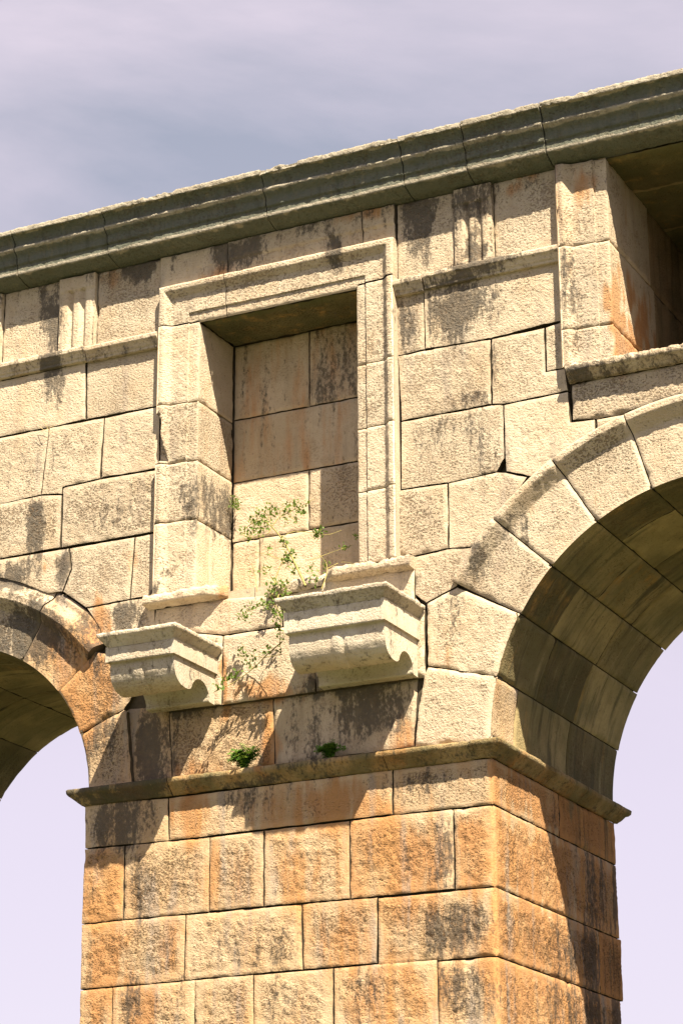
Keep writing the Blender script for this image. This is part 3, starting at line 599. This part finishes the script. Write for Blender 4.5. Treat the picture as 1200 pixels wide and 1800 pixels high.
# head: mitred, two stones
def head(path, name):
    mb = MB(); s = sd_()
    pts = []
    for (a, b) in zip(path[:-1], path[1:]):
        L = math.hypot(b[0] - a[0], b[1] - a[1]); k = max(1, int(round(L / .017)))
        for j in range(k): pts.append([a[i] + (b[i] - a[i]) * j / k for i in range(4)])
    pts.append(path[-1]); PT = np.array(pts); nu = len(PT); nv = len(FT)
    T_, I_ = np.meshgrid(np.array(FT), np.arange(nu)); T_ = T_.ravel(); I_ = I_.ravel()
    X = PT[I_, 0] + PT[I_, 2] * T_; Z = PT[I_, 1] + PT[I_, 3] * T_
    w, ro = relief(X, Z, np.minimum(T_, .35 - T_), np.minimum(T_, .35 - T_), s, amp=.0042, margin=.012, lift=0, bev=.008, und=.003)
    Wd = w + fw(T_)
    fs = [(i * nv + j, (i + 1) * nv + j, (i + 1) * nv + j + 1, i * nv + j + 1) for i in range(nu - 1) for j in range(nv - 1)]
    mb.add(np.stack([X, -Wd, Z], 1), [q[::-1] for q in fs], ro)
    ed = np.arange(nu) * nv                                             # outer rim back to the wall
    a = np.stack([X[ed], -Wd[ed], Z[ed]], 1); b = a.copy(); b[:, 1] = .02
    mb.add(np.concatenate([a, b]), [(i, i + 1, nu + i + 1, nu + i) for i in range(nu - 1)], np.full(2 * nu, .3), smooth=False)
    mb.build(name, MAT['wall'], niche)
hx = -1.0
head([(-1.6, 9.424, 1, 0), (-1.6, 9.762, 1, -1), (hx - .003, 9.762, 0, -1)], 'lintel')
head([(hx + .003, 9.762, 0, -1), (.484, 9.762, -1, -1), (.484, 9.446, -1, 0)], 'lintel')
# outer rims of the side frames (the little return to the wall)
for xo, sg, z0, z1 in ((-1.6, 1, 7.15, 8.26), (-1.6, 1, 8.66, 9.424), (.484, -1, 7.15, 9.446)):
    mb = MB(); zz = lin(z0, z1, .05); n_ = len(zz)
    v = [(xo - sg * -.001, -.07, z) for z in zz] + [(xo - sg * -.001, .02, z) for z in zz]
    mb.add(v, [(i, i + 1, n_ + i + 1, n_ + i) for i in range(n_ - 1)], smooth=False); mb.build('frame_edge', MAT['wall'], niche)

# --- frame of the recess above the right arch
rj = [8.40, 8.70, 9.375, 10.06]
for i, (z0, z1) in enumerate(zip(rj[:-1], rj[1:])):
    jamb_block(1.838, 1, z0, z1, wall, .92 if i != 1 else 1.0, width=.385, rust=.25)
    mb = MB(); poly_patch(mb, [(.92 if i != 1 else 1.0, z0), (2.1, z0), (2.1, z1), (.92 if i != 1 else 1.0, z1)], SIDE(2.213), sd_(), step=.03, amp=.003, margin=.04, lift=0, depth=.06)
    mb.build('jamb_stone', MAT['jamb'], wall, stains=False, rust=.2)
for z0, z1 in zip(rj[:-1], rj[1:]): jamb_block(2 * RC[0] - 1.838, -1, z0, z1, wall, 0, width=.385)
mb = MB(); zz = lin(8.4, 10.06, .05); n_ = len(zz)
mb.add([(1.838, -.07, z) for z in zz] + [(1.838, .02, z) for z in zz], [(i, i + 1, n_ + i + 1, n_ + i) for i in range(n_ - 1)], smooth=False); mb.build('frame_edge', MAT['wall'], wall)
# sill over the right arch: slab and panel
SL = [(0, 8.29), (.03, 8.292), (.088, 8.345), (.1, 8.352), (.102, 8.388), (.07, 8.412), (-.3, 8.43)]
for x0, x1 in ((1.868, 3.05), (3.058, 3.955)):
    mb = MB(); moulding(mb, SL, xpath(x0, x1), sd_(), amp=.007, step=.015, chipz=8.36); mb.build('window_sill', MAT['wall'], wall, dark=.35)
mb = MB(); poly_patch(mb, [(1.872, 8.008), (2.06, 7.985), (2.2, 7.985), (2.5, 8.03), (3.05, 8.05), (3.05, 8.296), (1.872, 8.296)], FRONT(0.004), sd_(), amp=.0055, margin=.025, lift=.001)
mb.build('block', MAT['wall'], wall)
mb = MB(); poly_patch(mb, [(3.05, 8.05), (3.945, 8.0), (3.945, 8.296), (3.05, 8.296)], FRONT(0.004), sd_(), step=.04, margin=.025, lift=.001)
mb.build('block', MAT['wall'], wall)
# floor of the recess
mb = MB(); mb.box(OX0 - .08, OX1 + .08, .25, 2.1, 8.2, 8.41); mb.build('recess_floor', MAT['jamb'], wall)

# --- dado under the niche, broken sill pieces
for k, poly in DATA['dado'].items():
    mb = MB(); poly_patch(mb, poly, FRONT(rng.uniform(.0, .006)), sd_(), amp=.005, margin=.03, lift=.001, bev=.012)
    mb.build('block', MAT['wall'], wall, rust=.12)
for k, poly in DATA['dadolow'].items():
    mb = MB(); poly_patch(mb, poly, FRONT(.055), sd_(), amp=.008 if k == 'L1' else .003, margin=.03, lift=.001, bev=.012)
    mb.build('block', MAT['pier' if k != 'L2' else 'niche'], wall, rust=.1)
mb = MB(); mb.box(NX0 - .06, NX1 + .06, .02, ND + .04, 6.95, 7.118); mb.build('niche_floor', MAT['niche'], niche, stains=False)
NS = [(0, 7.06), (.02, 7.062), (.085, 7.075), (.1, 7.085), (.102, 7.13), (.08, 7.158), (-.02, 7.168)]
def sill(x0, x1, broken, dz=0.0):
    mb = MB(); a = [(x0, 0, 0, -1)]
    if broken > 0: path = [(x0, 0, 0, -1), (x1 - .12, 0, 0, -1), (x1, .03, .1, -.25)]
    elif broken < 0: path = [(x0, .03, -.1, -.3), (x0 + .1, 0, 0, -1), (x1, 0, 0, -1)]
    moulding(mb, [(p, z + dz) for p, z in NS], path, sd_(), amp=.006, step=.015, chipz=7.12); mb.build('sill', MAT['wall'], niche, rust=.15)
sill(-1.67, -.98, 1); sill(-.13, .60, -1, -.012)
mb = MB(); poly_patch(mb, [(-.12, 6.80), (.60, 6.79), (.605, 7.06), (-.12, 7.07)], FRONT(-.02), sd_(), amp=.003, margin=.03, lift=0); mb.build('block', MAT['wall'], niche)
# broken tail of the left jamb foot: worn lump on the sill
mb = MB(); poly_patch(mb, [(-.62, 7.0), (-.15, 7.03), (-.14, 7.10), (-.3, 7.14), (-.62, 7.07)], FRONT(-.03), sd_(), amp=.008, margin=.02, lift=0); mb.build('block', MAT['wall'], niche, rust=.2)

# --- corbels
def corbel(x0, x1, P, zt, strap, zb):
    e = .062; s = sd_(); k = P / .65; bx0, bx1 = x0 + e, x1 - e
    # scroll body: side profile (p, z) extruded along x
    pf = P - e; k2 = (pf - .03) / .563
    q = [(0, zt - .10), (pf - .012, zt - .10), (pf - .002, zt - .10), (pf, zb + .012), (pf - .003, zb), (pf - .034, zb - .004), (pf - .04, zb - .016)]
    q += [(p_ * k2, z_) for p_, z_ in ((.556, 6.43), (.549, 6.37), (.530, 6.322), (.498, 6.288), (.455, 6.267), (.41, 6.258), (.365, 6.258), (.333, 6.268), (.318, 6.285), (.30, 6.322), (.27, 6.352),
          (.235, 6.369), (.195, 6.373), (.15, 6.362), (.115, 6.338), (.09, 6.305), (.08, 6.27), (.082, 6.24), (.074, 6.234), (0, 6.23))]
    mb = MB(); pr_ = refine(q, .015); m_ = len(pr_); xs = lin(bx0, bx1, .017); n_ = len(xs)
    pp = np.array(pr_); tg = np.gradient(pp, axis=0); nn = np.stack([-tg[:, 1], tg[:, 0]], 1); nn /= np.maximum(np.linalg.norm(nn, axis=1)[:, None], 1e-9)
    X = np.repeat(xs, m_); Pp = np.tile(pp[:, 0], n_); Z = np.tile(pp[:, 1], n_); NN = np.tile(nn, (n_, 1))
    P3 = np.stack([X, Pp, Z], 1) + s
    dsp = (.5 * nz(P3, 8) + .6 * nz(P3, 20) + .6 * nz(P3, 44)) * .0035
    t = (X - bx0) / (bx1 - bx0); und = (Z < zb - .02) & (Pp > .36 * k2)
    strapm = ((t > strap[0]) & (t < strap[1])) & und; groove = ((np.abs(t - strap[0]) < .012) | (np.abs(t - strap[1]) < .012)) & und
    dsp = dsp + np.where(strapm, .007, 0) - np.where(groove, .009, 0)
    V = np.stack([X, -(Pp + NN[:, 0] * dsp), Z + NN[:, 1] * dsp], 1)
    fs = [(i * m_ + j, (i + 1) * m_ + j, (i + 1) * m_ + j + 1, i * m_ + j + 1) for i in range(n_ - 1) for j in range(m_ - 1)]
    mb.add(V, fs, np.full(len(V), .45))
    # the scrolled cheeks: cut out of the same profile, dressed smooth
    for xe, sg in ((bx1, 1), (bx0, -1)):
        idx = list(range(m_)) ; P2 = [(a, b) for a, b in pr_]
        P2 = ccw(P2)
        vv, ee, ff, *_ = delaunay_2d_cdt([Vector(t_) for t_ in P2], [], [list(range(len(P2)))], 1, 1e-6)
        V_ = np.array([(xe, -t_.x, t_.y) for t_ in vv]); mb.add(V_, [tuple(f_) if sg < 0 else tuple(f_)[::-1] for f_ in ff], np.full(len(V_), .15), smooth=False)
        # frontal fascia wraps round the cheek
        fa = MB_box_fascia(xe, sg, P - e, zt, zb)
        mb.add(*fa, smooth=False)
    body = mb.build('corbel', MAT['corbel'], aq, stains=False, dark=.12)
    # abacus: mitred slab on three sides
    ab = MB(); AP = [(0, zt - .105), (.004, zt - .1), (.05, zt - .045), (.06, zt - .036), (.064, zt - .03), (.064, zt - .004), (.05, zt), (-.02, zt + .004)]
    w2 = P - e
    path = [(bx0, .0, -1, 0), (bx0, -w2, -1, -1), (bx1, -w2, 1, -1), (bx1, .0, 1, 0)]
    moulding(ab, AP, path, s + 3, amp=.0032, step=.015, caps=False, chipz=zt - .035, rough=.6)
    xa = lin(bx0, bx1, .05); ya = lin(-w2, 0.0, .05)
    Ux, Uy = np.meshgrid(xa, ya, indexing='ij'); nv = len(ya)
    ab.add(np.stack([Ux.ravel(), Uy.ravel(), np.full(Ux.size, zt + .0)], 1), [(i * nv + j, (i + 1) * nv + j, (i + 1) * nv + j + 1, i * nv + j + 1) for i in range(len(xa) - 1) for j in range(nv - 1)], np.full(Ux.size, .6))
    ab.build('abacus', MAT['corbel'], body, stains=False, dark=.15)
    return body
def MB_box_fascia(xe, sg, pf, zt, zb):
    x0, x1 = xe - .01 * sg, xe + .02 * sg
    v = []
    for x in (x0, x1):
        for (p, z) in ((0, zb + .004), (pf + .002, zb + .004), (pf + .002, zt - .10), (0, zt - .10)): v.append((x, -p, z))
    f = [(4, 5, 6, 7), (0, 1, 5, 4), (1, 2, 6, 5), (2, 3, 7, 6)]
    if sg < 0: f = [q[::-1] for q in f]
    return v, f
corbel(-.215, .672, .655, 6.768, (.435, .567), 6.505); corbel(-1.682, -1.010, .715, 6.685, (.34, .52), 6.465)

# --- arches
def arch_part(name, c, a0, a1, r0, r1):
    mb = MB(); aa = lin(a0, a1, 6.0); n_ = len(aa)
    ring = lambda r, y: [(c[0] + r * math.cos(math.radians(a)), y, c[1] + r * math.sin(math.radians(a))) for a in aa]
    v = ring(r0, .09) + ring(r1, .09) + ring(r1, T - .012) + ring(r0, T - .012)
    fs = []
    for i in range(n_ - 1):
        for k in range(4):
            a, b = k * n_, ((k + 1) % 4) * n_; fs.append((a + i, a + i + 1, b + i + 1, b + i))
    mb.add(v, fs, smooth=False); return mb.build(name, MAT['mortar'], aq, stains=False)
archR = arch_part('arch', RC, 0, 180, RC[2] + .04, 2.28); archL = arch_part('arch', LC, 0, 180, LC[2] + .04, 1.84)
def intrados(mb, c, a0, a1, y0, y1, s, corner=(), step=.022, amp=.0035):
    r = c[2]
    F = lambda u, v, w: np.stack([c[0] + (r - w) * np.cos(u), v, c[1] + (r - w) * np.sin(u)], 1)
    grid_patch(mb, lin(math.radians(a0), math.radians(a1), step / r), lin(y0, y1, step), F, s, su=r, corner=corner, amp=amp, margin=.04, lift=.001, bev=.01, depth=.03, flip=True)
def voussoir(c, a0, a1, rout, prof, yf, arch, y1, m='wall', amp=.0055, rust=0, dark=0, cs=.02):
    mb = MB(); s = sd_(); r = c[2]
    pr_ = np.array(prof)
    vs = sorted(set([round(float(t), 4) for t in lin(r, rout, .018)] + [round(p[0], 4) for p in prof]))
    F = lambda u, v, w: np.stack([c[0] + v * np.cos(u), yf - w, c[1] + v * np.sin(u)], 1)
    grid_patch(mb, lin(math.radians(a0), math.radians(a1), .018 / r), vs, F, s, su=r * 1.15, corner=('v0',), wfun=lambda U, V: np.interp(V, pr_[:, 0], pr_[:, 1]), amp=amp, margin=.03, lift=.001, bev=.011, depth=.1, flip=True)
    o = mb.build('voussoir', MAT[m], arch, rust=rust, dark=dark)
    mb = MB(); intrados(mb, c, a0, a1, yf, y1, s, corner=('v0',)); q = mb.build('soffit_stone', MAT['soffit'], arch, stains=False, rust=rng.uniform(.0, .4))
    return o
RP = [(1.735, 0), (2.175, 0), (2.185, .004), (2.262, .066), (2.272, .072), (2.322, .07), (2.34, .055)]
LP = [(1.345, 0), (1.665, 0), (1.672, .004), (1.745, .082), (1.755, .09), (1.805, .088), (1.817, .08), (1.885, .012), (1.90, 0.004), (1.96, 0)]
rj_ = [149.4, 135.85, 120.9, 105.7, 91, 76, 61, 46, 30.6]
splitR = [.62, .95, .55, .85, .7, .9, .6, .8, .7, .8]
for i, (b, a) in enumerate(zip(rj_[:-1], rj_[1:])):
    voussoir(RC, a, b, 2.34, RP, .022, archR, splitR[i])
lj_ = [39.3, 59.5, 80, 102, 125, 148, 165]
for i, (a, b) in enumerate(zip(lj_[:-1], lj_[1:])):
    voussoir(LC, a, b, 1.955 if i == 0 else 1.925, LP, .015, archL, .8, rust=.2 if i == 0 else .05, dark=.35 if i == 1 else .25, m='pier' if i == 0 else 'wall')
# springers and haunch blocks without the moulding
def haunch(c, a0, a1, outer, yf, arch, y1, m='wall', amp=.006, rust=0.0, down=None, sidem='soffit'):
    s = sd_(); pts = arc(c, c[2], a0, a1, 10)
    if down is not None: pts = ([(pts[0][0], down)] + pts) if a0 < a1 and a0 < 90 else (pts + [(pts[-1][0], down)])
    mb = MB(); P2 = pts + outer
    poly_patch(mb, P2, FRONT(yf), s, corner=(), g=.003, amp=amp, margin=.05, lift=.003, bev=.013, depth=.1)
    return mb.build('voussoir', MAT[m], arch, rust=rust)
XW = DATA['haunch']
haunch(RC, 165.4, 179.4, XW['V1'], .0, archR, .6, amp=.006, down=5.69)
haunch(RC, 149.4, 165.4, XW['V2'], .0, archR, .6, amp=.006)
MX = lambda L: [(2 * RC[0] - x, z) for x, z in L][::-1]
haunch(RC, .6, 14.6, MX(XW['V1']), .0, archR, .6, down=5.69); haunch(RC, 14.6, 30.6, MX(XW['V2']), .0, archR, .6)
haunch(LC, 1, 21.3, XW['L1'], .0, archL, .6, m='pier', rust=.25, down=5.69)
haunch(LC, 21.3, 39.3, XW['L2'], .0, archL, .6, m='pier', rust=.2, amp=.008)
def springer_soffit(c, a0, a1, cuts, arch, low=None, front='pier'):
    for i, (y0, y1) in enumerate(zip(cuts[:-1], cuts[1:])):
        mb = MB(); intrados(mb, c, a0, a1, y0, y1, sd_(), corner=('v0',) if i == 0 else ())
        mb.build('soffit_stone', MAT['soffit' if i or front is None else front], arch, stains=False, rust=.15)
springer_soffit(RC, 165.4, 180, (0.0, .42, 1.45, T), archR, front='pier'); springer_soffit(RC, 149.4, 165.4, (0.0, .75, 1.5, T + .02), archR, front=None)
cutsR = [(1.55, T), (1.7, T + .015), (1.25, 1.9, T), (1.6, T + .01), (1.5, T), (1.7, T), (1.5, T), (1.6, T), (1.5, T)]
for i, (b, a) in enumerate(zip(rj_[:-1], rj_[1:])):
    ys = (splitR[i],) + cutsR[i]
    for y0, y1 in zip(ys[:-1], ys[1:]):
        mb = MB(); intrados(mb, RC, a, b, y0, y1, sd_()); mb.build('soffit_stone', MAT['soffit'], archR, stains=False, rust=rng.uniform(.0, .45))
for a, b in zip([0] + [21.3] + lj_[:-1], [21.3] + lj_):
    st = .8 if a > 30 else .0
    for y0, y1 in ((st, 1.5), (1.5, T)):
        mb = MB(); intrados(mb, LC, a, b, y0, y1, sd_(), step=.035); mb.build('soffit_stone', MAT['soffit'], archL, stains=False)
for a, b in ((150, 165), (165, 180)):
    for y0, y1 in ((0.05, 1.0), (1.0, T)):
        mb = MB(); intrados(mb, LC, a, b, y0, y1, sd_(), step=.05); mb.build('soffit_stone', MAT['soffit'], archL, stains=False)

# --- pier stones
for k, poly in DATA['pier'].items():
    mb = MB(); r_ = k[1]
    a = dict(amp=.0035, margin=.04, lift=.001) if r_ == '1' else dict(amp=.0105, margin=.075, lift=.002)
    if k == 'r2a': a = dict(amp=.012, margin=.05, lift=.006)
    poly_patch(mb, poly, FRONT(rng.uniform(-.004, .004)), sd_(), bev=.007, step=.016, **a); mb.build('block', MAT['pier'], pier, rust=rng.uniform(.12, .22))
def corner_block(x0, z0, z1, yd, amp=.0105, margin=.08, lift=.002, step=.016, name='block'):
    mb = MB(); s = sd_(); c = (1,)
    def arris(z): 
        P3 = np.stack([z, np.full(len(z), s), np.zeros(len(z))], 1); return .012 + .012 * np.clip(nz(P3, 6) + .5 * nz(P3, 19), -.8, 1.2)
    def ef(U, V, w):
        t = np.clip(1 - (PX1 - U) / .03, 0, 1) ** 2; a = arris(V) * t; return U - a, V, w - a
    def es(U, V, w):
        t = np.clip(1 - U / .03, 0, 1) ** 2; a = arris(V) * t; return U + a, V, w - a
    poly_patch(mb, [(x0, z0), (PX1, z0), (PX1, z1), (x0, z1)], FRONT(0), s, corner=c, step=step, amp=amp, margin=margin, lift=lift, bev=.009, edge=ef)
    mb2 = MB()
    poly_patch(mb, [(0, z0), (yd, z0), (yd, z1), (0, z1)], SIDE(PX1), s + 3, corner=(3,), step=step, amp=amp, margin=margin, lift=lift, bev=.009, edge=es)
    return mb
def algae(V):       # algae streaks, denser to the rear to paint the pier's shade in
    st = nz(V * np.array([1, 1, .12]) + 31, 7) + .6 * nz(V * np.array([1, 1, .2]) + 5, 19)
    return .62 * np.clip((V[:, 1] - .75) / .9, 0, 1) * np.clip(.55 + 1.1 * st, 0, 1)
PR = [(DATA['cx'][0], 5.237, 5.575, (1.28, T)), (DATA['cx'][1], 4.657, 5.237, (T + .0,)), (DATA['cx'][2], 4.177, 4.657, (2.02, T + .035)), (DATA['cx'][3], 3.66, 4.177, (T - .03,))]
for i, (x0, z0, z1, ys) in enumerate(PR):
    a = dict(amp=.0045, margin=.05, lift=.001) if i == 0 else {}
    corner_block(x0, z0, z1, ys[0], **a).build('block', MAT['pier'], pier, rust=.24, dark=algae)
    for y0, y1 in zip(ys[:-1], ys[1:]):
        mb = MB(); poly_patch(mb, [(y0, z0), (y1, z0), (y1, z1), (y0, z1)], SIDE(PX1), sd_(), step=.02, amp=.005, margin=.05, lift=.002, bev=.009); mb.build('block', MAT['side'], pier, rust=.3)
# courses below the picture, down to the ground
z1 = 3.66
while z1 > .02:
    z0 = max(0.0, z1 - .52); xs = [PX0]; r_ = random.Random(int(z1 * 100))
    if z0 < .2: z0 = 0.0
    while xs[-1] < .2: xs.append(xs[-1] + r_.uniform(.45, .8))
    for a, b in zip(xs[:-1], xs[1:]):
        mb = MB(); poly_patch(mb, [(a, z0), (b, z0), (b, z1), (a, z1)], FRONT(0), sd_(), step=.04, amp=.008, margin=.07, lift=.006); mb.build('block', MAT['pier'], pier, rust=.3)
    corner_block(xs[-1], z0, z1, T, step=.04).build('block', MAT['pier'], pier, rust=.35)
    z1 = z0

# --- impost: swept round the front and the right side of the pier
IP = [(0, 5.568), (.014, 5.57), (.022, 5.578), (.098, 5.646), (.104, 5.655), (.106, 5.680), (.095, 5.690), (-.12, 5.695)]
ips = [[(PX0 - .0, .0, -1, 0), (PX0, 0, -1, -1), (-1.418, 0, 0, -1)], [(-1.41, 0, 0, -1), (.365, 0, 0, -1)], [(.372, 0, 0, -1), (PX1, 0, 1, -1), (PX1, .95, 1, 0)],
       [(PX1, .957, 1, 0), (PX1, 1.62, 1, 0)], [(PX1, 1.63, 1, 0), (PX1, T, 1, 0), (PX1, T, 1, 1)]]
ips[0][0] = (PX0, .25, -1, 0)
for i, p in enumerate(ips):
    mb = MB(); moulding(mb, IP, p, sd_(), amp=.0032, step=.016, chipz=5.9, rough=.5); mb.build('impost', MAT['impost'], pier, rust=.2, dark=.2 if i != 0 else .5)

# --- neighbouring piers, plain behind the edge of the picture
for x0, x1 in ((-9, LC[0] - LC[2]), (RC[0] + RC[2], 9)):
    mb = MB(); mb.box(x0, x1, .0, T, 0, 5.688)
    o = mb.build('pier', MAT['pier'], aq, stains=False)

# ------------------------------------------------------------------ plants
def tube(mb, pts, r0, r1, k=5):
    P3 = [Vector(p) for p in pts]
    # smooth the path a little
    fine = []
    for i in range(len(P3) - 1):
        p0 = P3[max(i - 1, 0)]; p1 = P3[i]; p2 = P3[i + 1]; p3 = P3[min(i + 2, len(P3) - 1)]
        for j in range(4):
            t = j / 4; fine.append(.5 * ((2 * p1) + (p2 - p0) * t + (2 * p0 - 5 * p1 + 4 * p2 - p3) * t * t + (3 * p1 - p0 - 3 * p2 + p3) * t ** 3))
    fine.append(P3[-1]); n_ = len(fine); V = []
    for i, p in enumerate(fine):
        d = (fine[min(i + 1, n_ - 1)] - fine[max(i - 1, 0)]).normalized(); a = d.orthogonal().normalized(); b = d.cross(a); r = r0 + (r1 - r0) * i / (n_ - 1)
        for q in range(k): V.append(p + (a * math.cos(2 * math.pi * q / k) + b * math.sin(2 * math.pi * q / k)) * r)
    mb.add([tuple(v) for v in V], [(i * k + q, i * k + (q + 1) % k, (i + 1) * k + (q + 1) % k, (i + 1) * k + q) for i in range(n_ - 1) for q in range(k)])
def leaf(mb, p, d, up, L, W):
    d = d.normalized(); s = d.cross(up); s = s.normalized() if s.length > 1e-4 else d.orthogonal().normalized(); n = s.cross(d)
    v = [p, p + d * L * .35 + s * W * .5 + n * W * .12, p + d * L * .75 + s * W * .38 + n * W * .05, p + d * L, p + d * L * .75 - s * W * .38 + n * W * .05, p + d * L * .35 - s * W * .5 + n * W * .12, p + d * L * .5 - n * W * .05]
    mb.add([tuple(t) for t in v], [(0, 1, 6), (1, 2, 6), (2, 3, 6), (3, 4, 6), (4, 5, 6), (5, 0, 6)], smooth=False)
def rv(r, s=1.0): return Vector((r.gauss(0, 1), r.gauss(0, 1), r.gauss(0, 1))).normalized() * s
def clumps(mb, lst, L, W, r, flat=.7):
    for x, y, z, rad, n in lst:
        for _ in range(int(n)):
            o = rv(r, rad * r.random() ** .5); p = Vector((x, y, z)) + Vector((o.x, o.y * flat, o.z))
            leaf(mb, p, rv(r) + Vector((0, -.2, .35)), rv(r) + Vector((.2, -.4, .8)), L * r.uniform(.6, 1.25), W * r.uniform(.7, 1.2))
def thing(name, label, cat, loc, group=None):
    o = bpy.data.objects.new(name, None); col.objects.link(o); o.location = loc; o.empty_display_size = .1
    o['label'] = label; o['category'] = cat
    if group: o['group'] = group
    return o
PL = DATA['plants']; r = random.Random(5)
sh = thing('shrub', 'leggy shrub with yellow stems and sparse small leaves growing from the broken niche sill', 'shrub', PL['shrub_stems'][0][1][0])
mb = MB()
for rad, pts in PL['shrub_stems']: tube(mb, pts, rad * .85, rad * .4)
for x, y, z, rad, n in PL['shrub_clumps']:                      # fine twigs inside each spray
    for _ in range(int(n / 5)):
        a = Vector((x, y, z)); tube(mb, [a - Vector((0, 0, rad * .6)), a, a + rv(r, rad)], .0016, .0008, 3)
mb.build('stem', MAT['stem'], sh, stains=False)
mb = MB(); clumps(mb, PL['shrub_clumps'], .034, .02, r); mb.build('foliage', MAT['leaf'], sh, stains=False)
cr = thing('creeper', 'thin leafy creeper hanging beside the left end of the larger corbel', 'plant', PL['creeper_stems'][0][1][0])
mb = MB()
for rad, pts in PL['creeper_stems']: tube(mb, pts, rad, rad * .5)
mb.build('stem', MAT['stem'], cr, stains=False)
mb = MB(); clumps(mb, [c[:4] + [c[4] * .75] for c in PL['creeper_clumps']], .031, .02, r); mb.build('foliage', MAT['leaf'], cr, stains=False)
tf = thing('tuft', 'small round green tuft rooted in the inner corner of the niche', 'plant', PL['tuft'][0][:3])
mb = MB(); clumps(mb, PL['tuft'], .028, .010, r); mb.build('foliage', MAT['leaf'], tf, stains=False)
def fern(name, label, at, R, H, n, seed):
    q = random.Random(seed); o = thing(name, label, 'fern', at); mb = MB(); a0 = Vector(at)
    for i in range(n):
        an = q.uniform(0, math.pi * 2); out = Vector((math.cos(an) * R * q.uniform(.25, 1), -abs(math.sin(an)) * R * .55 * q.uniform(.1, 1), 0)); h = H * q.uniform(.45, 1)
        pts = [a0 + Vector((q.uniform(-.03, .03), 0, -.01)), a0 + out * .45 + Vector((0, 0, h * .75)), a0 + out + Vector((0, 0, h * q.uniform(.55, 1)))]
        tube(mb, pts, .0022, .001, 3)
        for j in range(9):
            t = .2 + .8 * j / 8; p = pts[0].lerp(pts[1], t * 2) if t < .5 else pts[1].lerp(pts[2], t * 2 - 1)
            d = (pts[2] - pts[0]).normalized(); s = d.orthogonal().normalized()
            for sg in (-1, 1): leaf(mb, p, s * sg + d * .5 + rv(q, .4), Vector((0, -.4, 1)), .036 * (1.15 - t * .6), .016)
    mb.build('frond', MAT['fern'], o, stains=False); return o
fern('fern', 'larger bright green fern clump on the impost ledge below the creeper', PL['fernA'], .17, .17, 60, 3)
fern('fern', 'smaller dark green fern clump on the ledge in the shade under the larger corbel', PL['fernB'], .13, .12, 44, 8)
st = thing('grass_tuft', 'few dry straw stalks sticking out of a joint in the left wall', 'grass', PL['straw'][0][1][0])
mb = MB()
for rad, pts in PL['straw']: tube(mb, pts, rad, rad * .5, 4)
mb.build('stalk', MAT['straw'], st, stains=False)
sp = thing('sprig', 'tiny dark sprig in the shaded right corner of the niche', 'plant', PL['sprig'][0][:3])
mb = MB(); clumps(mb, PL['sprig'], .03, .012, r); mb.build('foliage', MAT['fern'], sp, stains=False)
